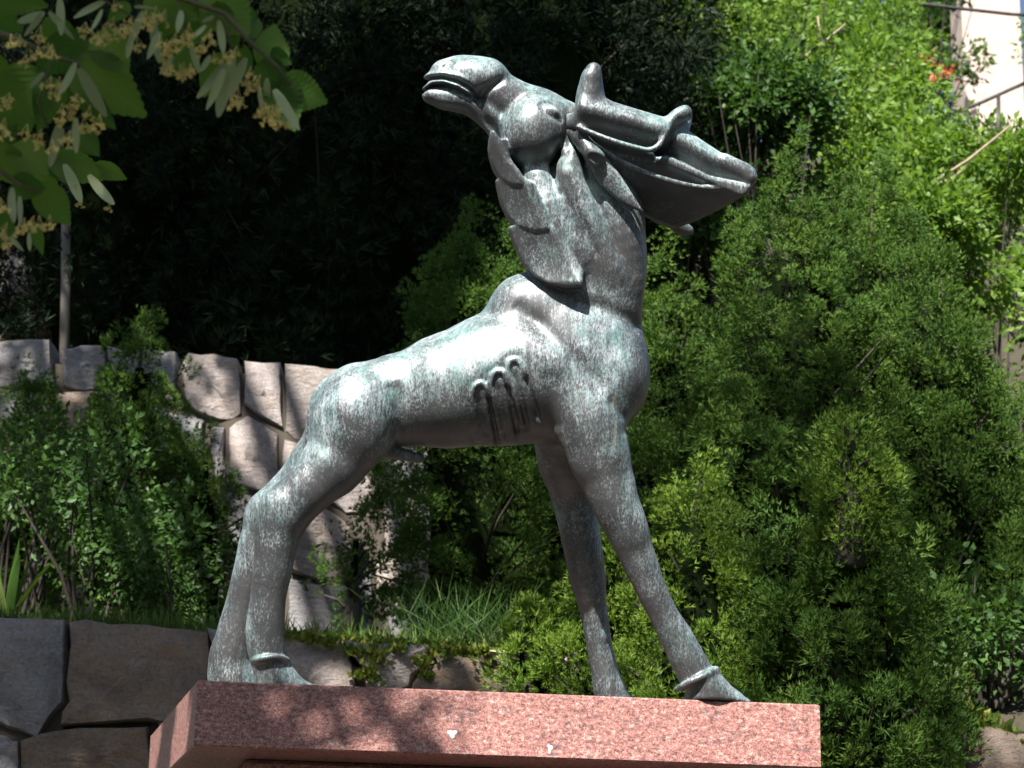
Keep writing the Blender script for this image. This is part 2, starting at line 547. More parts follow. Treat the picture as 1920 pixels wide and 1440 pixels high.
def build_body():
    g = Field((375, 90, -180), (1430, 1400, 250), 2.8)
    # torso
    g.chain([(680, 752, 0, 70), (770, 747, 0, 90), (860, 728, 0, 111), (950, 708, 0, 128), (1030, 702, 0, 128)], 0, 0.88)
    # chest, shoulders, withers
    g.ell((1100, 690, -5), (112, 122, 98), 0.15, 35)
    g.chain([(985, 585, 0, 62), (1060, 600, 0, 90), (1105, 640, 0, 92)], 40, 0.85)
    g.chain([(985, 572, 0, 46), (1015, 556, 0, 44)], 46, 1.0)
    # neck: twisted strands
    g.chain([(1118, 345, 5, 74), (1118, 420, 5, 92), (1115, 500, 5, 98), (1105, 580, 0, 98)], 26, 0.78)
    g.chain([(1072, 258, -40, 15), (1068, 330, -58, 30), (1096, 415, -62, 35), (1138, 500, -56, 32), (1168, 575, -40, 20)], 12, 0.8)
    g.chain([(1090, 275, -20, 18), (1130, 360, -40, 31), (1164, 440, -44, 36), (1176, 520, -36, 32), (1172, 600, -24, 22)], 14, 0.8)
    g.chain([(1002, 290, -22, 22), (1012, 350, -42, 28), (1036, 405, -56, 34), (1072, 470, -62, 35), (1104, 530, -54, 22)], 10, 0.8)
    # mane plates on the left of the neck, each over the next
    def fr(v0, v1, st=4):
        return lambda u, v: -89 + 0.48 * np.maximum(983 + (v - 350) * 0.57 - u, 0) - st * np.clip((v - v0) / (v1 - v0), 0, 1) ** 2.5
    g.plate([(952, 425), (1000, 405), (1040, 430), (1072, 476), (1094, 512), (1091, 541), (1062, 543), (1028, 534), (1002, 519), (982, 495), (966, 462)], fr(425, 530, 24), lambda u, v: 60 + 0 * u, 6, 3)
    g.plate([(928, 338), (960, 322), (1000, 345), (1024, 400), (1032, 434), (1003, 437), (972, 426), (950, 405), (936, 375)], fr(340, 430), lambda u, v: 50 + 0 * u, 6, 3)
    g.plate([(916, 262), (924, 240), (950, 262), (968, 305), (983, 338), (980, 352), (958, 350), (936, 335), (921, 308), (914, 283)], fr(262, 345), lambda u, v: 50 + 0 * u, 6, 3)
    g.chain([(1018, 300, 26, 40), (1036, 345, 20, 54), (1060, 400, 8, 66)], 6, 0.6)
    # haunch and hind legs
    g.ell((664, 782, -30), (78, 92, 72), 0.35, 34)
    g.ell((664, 782, 45), (74, 90, 66), 0.35, 34)
    nw, fw = -62, 92
    g.chain([(664, 800, -40, 76), (630, 862, -48, 62), (585, 910, nw, 49), (535, 958, nw, 46)], 20, 0.85)
    g.chain([(535, 958, nw, 45), (521, 1005, nw, 41), (512, 1060, nw, 37), (503, 1120, nw, 33), (497, 1180, nw, 36), (499, 1215, nw, 35), (503, 1236, nw, 32)], 16, 0.9)
    g.chain([(516, 948, nw, 24), (505, 985, nw - 2, 20)], 14)
    sv = sole_v(520, nw - 8)
    g.chain([(469 + 2, 1240, nw, 4), (485, 1236, nw - 29, 6), (515, 1232, nw - 34, 6), (535, 1236, nw - 18, 6), (539, 1240, nw, 5)], 3)
    g.chain([(504, 1240, nw, 29), (509, 1262, nw, 33), (520, sv, nw, 41)], 6, 0.9)
    g.chain([(520, 1262, nw, 26), (552, sv - 2, nw, 24), (585, sv + 6, nw, 16)], 14, 1.2)
    g.chain([(655, 800, 50, 72), (610, 860, 70, 59), (560, 915, fw, 48), (508, 968, fw, 46)], 20, 0.85)
    g.chain([(508, 965, fw, 44), (488, 1010, fw, 37), (472, 1070, fw, 34), (456, 1130, fw, 32), (440, 1190, fw, 34), (430, 1235, fw, 38), (434, 1272, fw, 44), (440, 1290, fw, 40)], 16, 0.9)
    sv = sole_v(450, fw)
    g.chain([(440, 1290, fw, 39), (452, sv, fw, 48)], 6)
    g.chain([(455, 1290, fw, 33), (492, sv + 2, fw, 24)], 14)
    # tail, sheath
    g.chain([(612, 722, 8, 12), (592, 758, 8, 13), (584, 810, 6, 12), (579, 868, 4, 5)], 8)
    g.chain([(715, 845, 0, 14), (760, 853, 0, 11), (786, 860, 0, 9)], 8)
    g.ell((790, 857, 0), (6, 9, 9), -0.5, 3)
    # near foreleg
    a = -92
    g.ell((1108, 790, -72), (62, 66, 36), 0.2, 30)
    g.chain([(1085, 740, -62, 61), (1108, 790, -78, 63), (1122, 850, -82, 59), (1139, 900, -86, 50), (1157, 950, a, 44), (1178, 1000, a, 38), (1198, 1050, a, 33), (1219, 1100, a, 29), (1243, 1150, a, 27), (1270, 1198, a, 31), (1287, 1232, a, 33), (1300, 1256, a, 33)], 22, 0.92)
    g.ell((1180, 985, a - 12), (30, 44, 26), -0.3, 14)
    sv = sole_v(1320, a)
    g.chain([(1270, 1292, a, 6), (1285, 1284, a - 29, 7), (1312, 1271, a - 37, 7), (1336, 1259, a - 22, 7), (1344, 1254, a, 6)], 3)
    g.chain([(1306, 1268, a, 33), (1322, 1290, a, 37), (1328, sv + 6, a, 46)], 6, 0.95)
    g.chain([(1330, 1284, a, 26), (1368, sv - 6, a, 22), (1398, sv + 4, a, 12)], 12, 1.5)
    # far foreleg
    b = 118
    g.chain([(1060, 770, 50, 65), (1060, 850, 84, 55), (1076, 920, b, 46), (1084, 975, b, 39), (1095, 1040, b, 36), (1101, 1080, b, 34), (1113, 1145, b, 26), (1122, 1200, b, 24), (1132, 1250, b, 25), (1145, 1302, b, 31), (1152, 1325, b, 31)], 22, 0.95)
    g.ell((1102, 1048, b - 14), (24, 34, 24), 0, 10)
    g.ell((1128, 1193, b - 18), (12, 14, 8), 0, 4)
    sv = sole_v(1165, b)
    g.chain([(1150, 1322, b, 32), (1166, sv, b, 44)], 6)
    g.chain([(1165, 1326, b, 26), (1205, sv + 2, b, 22)], 14)
    # chest bulge beside the near shoulder
    g.ell((1150, 720, -20), (64, 82, 84), 0.15, 26)
    # head
    g.chain([(1055, 232, 0, 44), (1010, 215, 0, 50), (965, 192, 0, 42), (925, 172, 0, 42)], 14, 0.9)
    g.ell((1000, 247, -14), (66, 72, 70), 0.35, 8)
    g.ell((884, 147, 0), (66, 40, 46), 0.22, 14)
    g.chain([(832, 140, 0, 27), (872, 146, 0, 38), (912, 150, 0, 42)], 12, 1.05)
    g.chain([(812, 152, 0, 15), (840, 152, 0, 20), (880, 170, 0, 24)], 8, 1.5)
    g.chain([(808, 178, 0, 17), (838, 185, 0, 22), (880, 192, 0, 24), (915, 215, 0, 26), (940, 245, 0, 24)], 8, 1.3)
    g.chain([(1050, 240, 6, 48), (1088, 290, 4, 48)], 10, 0.8)
    # eye
    g.ell((1036, 208, -58), (19, 12, 16), 0.55, 2)
    g.relief([(1014, 196), (1026, 193), (1044, 202), (1056, 216), (1052, 226), (1038, 224), (1020, 212), (1014, 196)], 3.5, 3.2, -20, -60, False)
    # mouth, lips, nostrils, face folds
    g.relief([(790, 160), (806, 150), (830, 149), (858, 157), (880, 170), (895, 186)], 7.5, 3.8, 60, 0, False)
    g.relief([(794, 173), (812, 163), (836, 164), (862, 175), (884, 187), (894, 194)], 5, 3.2, 60, 0, False)
    g.relief([(793, 166), (812, 156.5), (834, 156.5), (860, 166), (884, 180)], -5, 3, 60, 0, False)
    g.relief([(786, 150), (800, 142), (830, 141), (860, 148), (885, 160)], -4, 4, 60, 0)
    g.relief([(830, 128), (840, 118), (848, 111)], 5, 2.6, 30, -30)
    g.relief([(836, 130), (846, 121), (853, 115)], 4, 2.4, 30, -30)
    g.relief([(948, 143), (928, 158), (906, 172), (899, 190), (908, 218), (922, 240)], 9, 8, 60, -35)
    g.relief([(925, 225), (938, 262), (955, 296), (980, 320)], 7, 6, 20, -50)
    g.relief([(1064, 208), (1072, 240), (1068, 275), (1050, 305)], 8, 7, 0, -50)
    # flank: ribs drawn as hooped ridges
    ribs = ([(897, 828), (890, 780), (884, 742), (890, 724), (902, 718), (913, 728), (922, 765), (930, 800)],
                [(939, 835), (930, 770), (919, 722), (924, 702), (936, 695), (948, 706), (957, 745), (966, 800)],
                [(981, 800), (966, 735), (951, 695), (955, 680), (966, 674), (978, 686), (992, 725), (1006, 778)])
    for pth in ribs:
        g.relief(pth, 5.0, 11.0, 0, -85, False)
    for pth in ribs:
        g.bead(pth, 5.0)
    for pth in ([(898, 736), (905, 785), (914, 828)], [(932, 714), (943, 770), (954, 832)], [(964, 693), (978, 745), (992, 806)]):
        g.relief(pth, 7.5, 5.0, 0, -88)
    for pth in ([(915, 738), (924, 785), (934, 836)], [(949, 716), (960, 765), (973, 826)], [(984, 700), (998, 745), (1014, 792)]):
        g.relief(pth, 6.0, 4.4, 0, -88)
    # creases: haunch to belly, shoulder, neck to chest, thigh
    g.relief([(734, 716), (744, 745), (748, 785), (740, 835)], 7, 13, 10, -60)
    g.relief([(985, 585), (1030, 630), (1075, 672), (1110, 712), (1135, 742)], 5, 17, 10, -85)
    g.relief([(1060, 565), (1120, 575), (1170, 595), (1205, 622)], 9, 15, 40, -70)
    g.relief([(1030, 690), (1036, 760), (1048, 810)], 6, 14, 10, -90)
    g.relief([(1140, 745), (1164, 785), (1172, 820)], 5, 11, -30, -90)
    g.relief([(962, 570), (985, 590), (1020, 610)], 3, 14, 30, -40)
    # neck folds
    for pth in ([(1052, 262), (1040, 320), (1062, 372), (1098, 440), (1130, 490)], [(1076, 262), (1098, 330), (1140, 420), (1166, 500)], [(1060, 330), (1080, 390), (1110, 450)]):
        g.relief(pth, 4.5, 6, 0, -70)
    g.clip_plane(PL_N, PL_O)
    return g.surface()

def build_antler(near=True):
    if near:
        g = Field((1060, 90, -200), (1445, 470, 200), 2.3)
        # lower bowl of the palm: the underside turns away from the eye
        bowl = [(1086, 236), (1140, 262), (1200, 280), (1262, 300), (1330, 335), (1404, 352), (1398, 366), (1360, 388), (1305, 412), (1268, 424), (1236, 412), (1205, 394), (1168, 352), (1130, 302), (1096, 262)]
        def wf(u, v):
            t = np.clip((v - (238 + (u - 1086) * 0.42)) / 110, 0, 1.2)
            return -92 + 105 * t - 0.05 * (u - 1086)
        g.plate(bowl, wf, lambda u, v: wf(u, v) + 42, 6, 8, -60)
        # outer panel with the long point
        outer = [(1240, 222), (1262, 208), (1276, 201), (1290, 201), (1301, 211), (1300, 226), (1293, 244), (1318, 262), (1356, 288), (1384, 303), (1404, 306), (1417, 318), (1418, 334), (1408, 352), (1390, 362), (1330, 358), (1262, 340), (1190, 306), (1110, 256), (1150, 250)]
        def wo(u, v):
            q = v - (245 + (u - 1293) * 0.52)
            q = q - 22
            return -102 + np.minimum(-0.10 * q + 0.80 * np.sqrt(q * q + 160), 52) - 0.08 * (u - 1240)
        g.plate(outer, wo, lambda u, v: -14 - 0.10 * (u - 1240) + 0 * v, 14, 8, -80)
        # first panel, rolled over at the top
        def wi(u, v):
            q = v - (214 + (u - 1140) * 0.27)
            return -122 + np.minimum(-0.05 * q + 0.85 * np.sqrt(q * q + 160), 46) - 0.06 * (u - 1100)
        inner = [(1078, 226), (1082, 195), (1088, 160), (1098, 132), (1108, 118), (1118, 117), (1127, 126), (1131, 150), (1136, 182), (1150, 190), (1200, 206), (1246, 220), (1258, 222), (1252, 246), (1243, 268), (1232, 281), (1214, 286), (1180, 280), (1138, 266), (1100, 250), (1084, 244)]
        g.plate(inner, wi, lambda u, v: -34 - 0.04 * (u - 1100) + 0 * v, 14, 6, -85)
        # rims
        g.chain([(1084, 238, -98, 5), (1140, 262, -112, 6), (1190, 277, -116, 6), (1216, 282, -118, 6), (1236, 272, -116, 6), (1250, 244, -110, 6), (1262, 220, -100, 7), (1284, 208, -90, 11)], 6)
        g.chain([(1088, 246, -86, 4), (1130, 280, -92, 5), (1180, 310, -96, 5), (1250, 338, -98, 6), (1320, 352, -98, 5), (1392, 352, -98, 4)], 5)
        # tines
        g.chain([(1100, 230, -72, 22), (1104, 185, -76, 24), (1108, 150, -78, 20), (1113, 132, -78, 15)], 8, 1.1)
        g.chain([(1252, 236, -84, 14), (1270, 220, -84, 15), (1284, 215, -84, 14)], 8, 1.1)
        g.chain([(1360, 300, -90, 12), (1395, 320, -92, 14), (1404, 334, -92, 13)], 10, 1.0)
        # hollow between the two panels
        g.relief([(1262, 252), (1248, 282), (1222, 298), (1160, 284), (1110, 262)], 6, 6, 0, -90)
        # burr at the skull
        g.chain([(1070, 232, -28, 20), (1092, 232, -70, 22)], 10)
    else:
        g = Field((1060, 120, 0), (1345, 470, 220), 3.2)
        o = [(1100, 232), (1200, 246), (1262, 300), (1300, 372), (1270, 412), (1220, 396), (1150, 320)]
        def wf(u, v): return 70 + 0.25 * (u - 1100) + 0 * v
        g.plate(o, wf, lambda u, v: wf(u, v) + 26, 9, 8, 90)
        g.chain([(1070, 235, 22, 18), (1120, 250, 76, 20), (1170, 290, 96, 18)], 10)
        g.chain([(1240, 395, 112, 16), (1275, 425, 122, 14), (1291, 432, 124, 10)], 10)
        g.chain([(1110, 240, 80, 16), (1102, 190, 92, 14), (1108, 158, 96, 9)], 8)
    return g.surface()

def build_ear():
    g = Field((1060, 220, -190), (1225, 420, 40), 1.8)
    leaf = [(1080, 238), (1092, 244), (1112, 270), (1134, 292), (1158, 322), (1180, 356), (1200, 388), (1207, 400), (1186, 392), (1160, 378), (1128, 350), (1104, 316), (1088, 280), (1080, 258)]
    def wf(u, v):
        q = ((v - 240) - (u - 1082) * 1.28)          # across the leaf
        return -88 + 0.0055 * q * q - 0.10 * (u - 1082)
    g.plate(leaf, wf, lambda u, v: wf(u, v) + 14, 5, 4, -80)
    g.chain([(1078, 246, -48, 16), (1086, 256, -66, 15), (1096, 276, -76, 12)], 8)
    g.chain([(1093, 262, -84, 10), (1108, 284, -94, 15), (1120, 296, -98, 15)], 6)
    g.chain([(1110, 294, -108, 7), (1122, 302, -112, 12), (1138, 318, -110, 11)], 3, sub=True)
    return g.surface()

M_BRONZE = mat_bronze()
feet = to_place(np.array([[900.0, 1300.0, 0.0]]))[0]
moose = empty('moose_statue', (feet[0], feet[1], ZS), 'weathered green-grey bronze moose bellowing with its head thrown back', 'statue')
for nm, fn in (('body', build_body), ('antler', lambda: build_antler(True)), ('antler', lambda: build_antler(False)), ('ear', build_ear)):
    V, Q = fn()
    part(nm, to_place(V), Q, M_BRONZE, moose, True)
# ------------------------------------------------------------------ ground, terraces
YL, YU, YT = 9.0, 12.0, 14.6                 # faces of the three retaining walls
ZL = WY(300, 1172, YL)[2]                    # their tops
ZU = WY(400, 668, YU)[2]
ZT = WY(60, 395, YT)[2]

def lerp(x, pts):
    return np.interp(x, [p[0] for p in pts], [p[1] for p in pts])

def height(x, y):
    left = lerp(y, [(9.18, 0), (9.20, ZL - 0.06), (12.18, ZL), (12.20, ZU - 0.04), (14.78, ZU), (14.80, ZT - 0.04), (20, 9.0), (27, 12.2), (80, 14)])
    right = lerp(y, [(9.18, 0), (9.20, ZL - 0.25), (11, 3.6), (13, 4.6), (16, 6.9), (20, 9.4), (24, 11.2), (27, 12.2), (80, 14)])
    t = min(1.0, max(0.0, (x - 0.3) / 0.6))
    return left * (1 - t) + right * t

def mat_soil():
    m, n, b = new_mat('soil and litter')
    co = coords(n)
    a = noise(n, co, 7, 6, 0.7)
    r = ramp(n, a.outputs[0], [(0.3, (0.030, 0.024, 0.016)), (0.55, (0.055, 0.045, 0.028)), (0.75, (0.050, 0.062, 0.025))])
    n.links.new(r.outputs[0], b.inputs['Base Color'])
    b.inputs['Roughness'].default_value = 0.95
    bump(n, a.outputs[0], 0.8, 0.05, b)
    return m
M_SOIL = mat_soil()
xs = np.concatenate([np.linspace(-40, -6, 10), np.linspace(-5, 6, 56), np.linspace(7, 40, 10)])
ys = np.concatenate([[9.18, 9.20, 9.6, 10.2, 11, 11.7, 12.18, 12.20, 12.6, 13.3, 14, 14.78, 14.80, 15.4], np.linspace(16, 27, 12), [32, 45, 80]])
V = [(x, y, height(x, y) + (0.05 * math.sin(3.1 * x + y) * math.cos(2.3 * y) if y > 9.3 else 0)) for y in ys for x in xs]
nx = len(xs)
Fq = np.array([[j * nx + i, j * nx + i + 1, (j + 1) * nx + i + 1, (j + 1) * nx + i] for j in range(len(ys) - 1) for i in range(nx - 1)])
set_props(obj('hillside', mesh_np('hillside', V, Fq, False), M_SOIL), kind='structure')
m_pave, n_, b_ = new_mat('gravel path')
a_ = noise(n_, coords(n_), 60, 4, 0.7)
n_.links.new(ramp(n_, a_.outputs[0], [(0.35, (0.026, 0.028, 0.022)), (0.65, (0.045, 0.046, 0.038))]).outputs[0], b_.inputs['Base Color'])
b_.inputs['Roughness'].default_value = 0.9
Vg = [(-600, -600, 0), (600, -600, 0), (600, 9.18, 0), (-600, 9.18, 0)]
set_props(obj('ground', mesh_np('ground', Vg, [[0, 1, 2, 3]]), m_pave), kind='structure')

# ------------------------------------------------------------------ dry stone walls
def mat_stone(name, cols, rust=0.0):
    m, n, b = new_mat(name)
    co = coords(n)
    oi = n.nodes.new('ShaderNodeObjectInfo')
    sh = n.nodes.new('ShaderNodeVectorMath'); sh.operation = 'ADD'
    n.links.new(co, sh.inputs[0]); n.links.new(oi.outputs['Location'], sh.inputs[1])
    v = sh.outputs[0]
    a = noise(n, v, 5, 6, 0.65, 0.5)
    bnd = noise(n, mapping(n, v, (1.5, 1.5, 5), (0, 0.5, 0)), 6, 4, 0.6, 0.6)
    f = noise(n, v, 75, 4, 0.7)
    tone = ramp(n, oi.outputs['Random'], [(i / (len(cols) - 1), c) for i, c in enumerate(cols)])
    mot = ramp(n, a.outputs[0], [(0.30, (0.60, 0.58, 0.58)), (0.5, (1, 1, 1)), (0.72, (1.28, 1.22, 1.14))])
    c = mixc(n, 1.0, tone.outputs[0], mot.outputs[0], 'MULTIPLY')
    fr = ramp(n, f.outputs[0], [(0.33, (0.62, 0.62, 0.64)), (0.5, (1, 1, 1)), (0.7, (1.25, 1.25, 1.22))])
    c = mixc(n, 0.8, c, fr.outputs[0], 'MULTIPLY')
    rs = ramp(n, bnd.outputs[0], [(0.50, (0, 0, 0)), (0.68, (1, 1, 1))])
    c = mixc(n, math_n(n, 'MULTIPLY', rs.outputs[0], 0.35 + rust), c, (0.22, 0.135, 0.075))
    n.links.new(c, b.inputs['Base Color'])
    b.inputs['Roughness'].default_value = 0.85
    h = math_n(n, 'ADD', math_n(n, 'MULTIPLY', a.outputs[0], 1.0), math_n(n, 'MULTIPLY', f.outputs[0], 0.25))
    h = math_n(n, 'ADD', h, math_n(n, 'MULTIPLY', bnd.outputs[0], 0.5))
    bump(n, h, 0.75, 0.03, b)
    return m
M_ST_WARM = mat_stone('warm granite', [(0.29, 0.245, 0.22), (0.33, 0.285, 0.265), (0.27, 0.24, 0.225), (0.35, 0.295, 0.25)])
M_ST_GREY = mat_stone('grey granite', [(0.20, 0.196, 0.20), (0.25, 0.238, 0.235), (0.17, 0.17, 0.178)])
M_ST_RUST = mat_stone('rusty granite', [(0.17, 0.135, 0.115), (0.22, 0.17, 0.13)], 0.35)
m_core, n_, b_ = new_mat('earth in the joints')
b_.inputs['Base Color'].default_value = (0.075, 0.062, 0.048, 1); b_.inputs['Roughness'].default_value = 1

def hash3(p, s):
    return np.sin(p[:, 0] * 9.1 * s + 1.3) * np.cos(p[:, 2] * 8.3 * s + p[:, 0] * 3.7 * s) + 0.5 * np.sin(p[:, 0] * 21 * s + p[:, 2] * 17 * s)

def stone_mesh(poly, Y, depth=0.22, proud=0.05, seed=0):
    """poly: photo pixels on the wall face y = Y -> rounded, uneven block"""
    r_ = np.random.default_rng(seed)
    P = np.array([WY(u, v, Y) for u, v in poly])
    q = []
    n = len(P)
    for i in range(n):
        a, b = P[i], P[(i + 1) % n]
        L = np.linalg.norm(b - a)
        k = max(2, int(L / 0.07))
        for t in range(k):
            q.append(a + (b - a) * (t / k))
    q = np.array(q)
    c = q.mean(0)
    m = len(q)
    size = np.linalg.norm(q - c, axis=1).mean()
    g = 0.001 + 0.004 * r_.random()
    dirn = (q - c) / np.linalg.norm(q - c, axis=1)[:, None]
    q = q - dirn * g
    q[:, [0, 2]] += r_.normal(0, 0.005, (m, 2))
    tilt = r_.normal(0, 0.10, 2)
    chip = 0.004 + 0.013 * r_.random(m) ** 2
    rings = []
    for inset, dep in ((0.0, depth), (0.0, 0.02), (0.35, -0.55 * proud), (1.0, -0.8 * proud), (size * 0.40, -0.95 * proud), (size * 0.72, -proud)):
        p = (q - dirn * (chip * inset)[:, None]) if inset <= 1.0 and dep > -0.9 * proud else c + (q - c) * (1 - inset / size)
        p = p.copy()
        p[:, 1] = Y + dep
        if dep < 0.0:
            rel = p - c
            p[:, 1] += tilt[0] * rel[:, 0] + tilt[1] * rel[:, 2] + 0.012 * hash3(p + seed * 0.37, 1.6) + r_.normal(0, 0.003, m)
        rings.append(p)
    V = np.concatenate(rings + [np.array([[c[0], Y - proud + 0.01 * r_.normal(), c[2]]])])
    Fs = []
    R = len(rings)
    for r in range(R - 1):
        for i in range(m):
            j = (i + 1) % m
            Fs.append([r * m + i, r * m + j, (r + 1) * m + j, (r + 1) * m + i])
    for i in range(m):
        Fs.append([(R - 1) * m + i, (R - 1) * m + (i + 1) % m, R * m])
    return V, Fs, c

def add_stone(root, poly, Y, mat, seed, proud=0.05):
    # polygons are listed clockwise on the picture
    V, Fs, c = stone_mesh(poly, Y, 0.2, proud, seed)
    p = part('stone', V, Fs, mat, root, True, pos=(c[0], Y, c[2]))
    md = p.data
    try: md.set_sharp_from_angle(angle=math.radians(28))
    except Exception: pass
    return p

def courses(u0, u1, v0, v1, hgt, wid, seed, skew=0.0):
    """fill a stretch of wall with irregular blocks, jointed corner to corner"""
    r_ = random.Random(seed)
    out = []
    v = v0
    jit = {}
    rows = []
    while v < v1 - hgt * 0.4:
        rows.append(v); v += hgt * r_.uniform(0.8, 1.2)
    rows.append(v1)
    wob = lambda u, k: 0 if k in (0,) else 0.16 * hgt * math.sin(u * 0.021 + k * 2.1)
    for k in range(len(rows) - 1):
        u = u0 - r_.uniform(0, wid)
        while u < u1:
            w = wid * r_.uniform(0.6, 1.45)
            a, b = rows[k], rows[k + 1]
            sk = skew * (u - u0); sk2 = skew * (u + w - u0)
            j = lambda: r_.uniform(-0.06, 0.06) * wid
            t1 = r_.uniform(-0.05, 0.05) * wid
            out.append([(u, a + wob(u, k) + sk), (u + w * .5, a + wob(u + w * .5, k) + sk + r_.uniform(-.06, .06) * hgt), (u + w, a + wob(u + w, k) + sk2), (u + w + t1, b + wob(u + w, k + 1) + sk2), (u + w * .45, b + wob(u + w * .45, k + 1) + sk), (u + t1 * 0.5, b + wob(u, k + 1) + sk)])
            u += w
    return [[(min(max(a, u0), u1), b) for a, b in p] for p in out if p[0][0] < u1 - 25 and p[2][0] > u0 + 25]

def wall_core(root, u0, u1, v0, v1, Y, name='core', zb=None):
    a, b = WY(u0, v0, Y), WY(u1, v1, Y)
    x0, x1 = a[0], b[0]; z0 = zb; za, zb_ = a[2] - 0.05, b[2] - 0.05
    V = [(x0, Y - .012, z0), (x1, Y - .012, z0), (x1, Y - .012, zb_), (x0, Y - .012, za), (x0, Y + .18, z0), (x1, Y + .18, z0), (x1, Y + .18, zb_), (x0, Y + .18, za)]
    Fs = [[0, 1, 2, 3], [5, 4, 7, 6], [3, 2, 6, 7], [1, 5, 6, 2], [4, 0, 3, 7], [1, 0, 4, 5]]
    part(name, V, Fs, m_core, root)

def wall_root(name, u, v, Y, zb, label):
    p = WY(u, v, Y)
    return empty(name, (p[0], Y, zb), label, 'wall')

lw = wall_root('stone_wall', 500, 1300, YL, 0, 'lower retaining wall of big granite blocks behind the pedestal, grass on top')
sd = 0
for poly, mt in (
    ([(-60, 1155), (130, 1165), (126, 1325), (72, 1382), (20, 1372), (-60, 1345)], M_ST_GREY),
    ([(134, 1168), (280, 1172), (392, 1182), (398, 1230), (390, 1300), (330, 1358), (200, 1362), (118, 1366), (128, 1320)], M_ST_RUST),
    ([(396, 1182), (470, 1190), (524, 1196), (528, 1290), (480, 1350), (396, 1330), (402, 1240)], M_ST_GREY),
    ([(-60, 1352), (16, 1377), (42, 1392), (40, 1520), (-60, 1520)], M_ST_GREY),
    ([(46, 1392), (110, 1372), (200, 1367), (282, 1364), (292, 1400), (290, 1520), (44, 1520)], M_ST_RUST),
    ([(288, 1364), (336, 1362), (392, 1336), (480, 1356), (480, 1520), (296, 1520)], M_ST_GREY),
    ([(526, 1196), (580, 1199), (642, 1201), (668, 1252), (672, 1345), (530, 1345), (530, 1290)], M_ST_WARM),
    ([(648, 1202), (720, 1206), (812, 1214), (792, 1250), (764, 1288), (740, 1310), (690, 1300), (674, 1250)], M_ST_WARM),
    ([(768, 1292), (800, 1256), (848, 1226), (900, 1240), (938, 1258), (962, 1280), (962, 1345), (750, 1345)], M_ST_RUST),
    ([(906, 1222), (980, 1220), (1056, 1219), (1040, 1236), (1008, 1260), (964, 1268), (936, 1250)], M_ST_WARM),
    ([(1012, 1264), (1058, 1230), (1100, 1222), (1106, 1290), (1060, 1310), (968, 1300), (970, 1276)], M_ST_WARM),
    ([(1108, 1224), (1200, 1228), (1210, 1300), (1112, 1310)], M_ST_GREY),
    ([(1214, 1228), (1300, 1232), (1320, 1290), (1216, 1300)], M_ST_WARM),
    ([(1306, 1234), (1400, 1236), (1452, 1242), (1450, 1300), (1326, 1300)], M_ST_WARM),
    ([(1456, 1242), (1560, 1256), (1570, 1330), (1454, 1330)], M_ST_GREY),
    ([(1564, 1256), (1680, 1276), (1700, 1350), (1574, 1340)], M_ST_GREY)):
    sd += 1
    add_stone(lw, poly, YL, mt, sd, 0.07)
for poly in courses(300, 1700, 1350, 1560, 105, 190, 5):
    sd += 1
    add_stone(lw, poly, YL, random.choice([M_ST_GREY, M_ST_WARM, M_ST_RUST]), sd, 0.06)
wall_core(lw, -420, 1720, 1160, 1290, YL, zb=0.0)
for poly in courses(-420, -64, 1150, 1520, 120, 200, 8):
    sd += 1
    add_stone(lw, poly, YL, random.choice([M_ST_GREY, M_ST_RUST]), sd, 0.06)

uw = wall_root('stone_wall', 400, 1100, YU, ZL, 'upper retaining wall of pale pinkish blocks behind the moose statue rump')
for poly, mt in (
    ([(-20, 640), (20, 636), (100, 644), (107, 726), (60, 732), (-20, 728)], M_ST_GREY),
    ([(114, 655), (150, 648), (196, 648), (206, 728), (160, 738), (118, 730)], M_ST_GREY),
    ([(200, 650), (332, 662), (336, 702), (330, 760), (212, 740)], M_ST_GREY),
    ([(338, 690), (352, 664), (400, 667), (448, 672), (456, 776), (430, 792), (392, 788), (350, 762)], M_ST_WARM),
    ([(458, 678), (490, 680), (528, 684), (530, 806), (494, 786), (459, 764)], M_ST_WARM),
    ([(534, 684), (590, 690), (640, 696), (690, 704), (690, 830), (618, 836), (576, 832), (534, 814)], M_ST_WARM),
    ([(462, 776), (494, 794), (522, 816), (526, 906), (490, 926), (456, 918), (427, 905), (428, 806)], M_ST_WARM),
    ([(400, 798), (424, 800), (423, 908), (408, 906), (392, 850)], M_ST_GREY),
    ([(532, 828), (578, 838), (612, 842), (606, 900), (572, 940), (530, 950)], M_ST_WARM),
    ([(618, 842), (690, 838), (700, 940), (682, 968), (650, 966), (606, 940), (610, 900)], M_ST_WARM),
    ([(548, 996), (580, 968), (604, 950), (652, 972), (694, 982), (700, 1058), (640, 1084), (590, 1092), (546, 1076), (536, 1040)], M_ST_WARM),
    ([(428, 922), (490, 934), (528, 958), (540, 985), (532, 1030), (470, 1046), (430, 1030), (422, 960)], M_ST_GREY),
    ([(540, 1086), (600, 1098), (650, 1090), (700, 1066), (700, 1240), (540, 1240)], M_ST_GREY),
    ([(-20, 742), (66, 744), (72, 850), (-20, 856)], M_ST_GREY),
    ([(78, 746), (120, 738), (202, 738), (208, 800), (140, 812), (80, 806)], M_ST_RUST),
    ([(214, 748), (330, 766), (390, 792), (388, 860), (220, 850)], M_ST_GREY),
    ([(80, 812), (140, 818), (212, 806), (216, 920), (84, 930)], M_ST_GREY)):
    sd += 1
    add_stone(uw, poly, YU, mt, sd, 0.05)
for poly in courses(-380, 420, 860, 1260, 105, 135, 11):
    if poly[0][1] < 900 and poly[0][0] > 60: continue
    sd += 1
    add_stone(uw, poly, YU, random.choice([M_ST_GREY, M_ST_WARM, M_ST_RUST]), sd, 0.045)
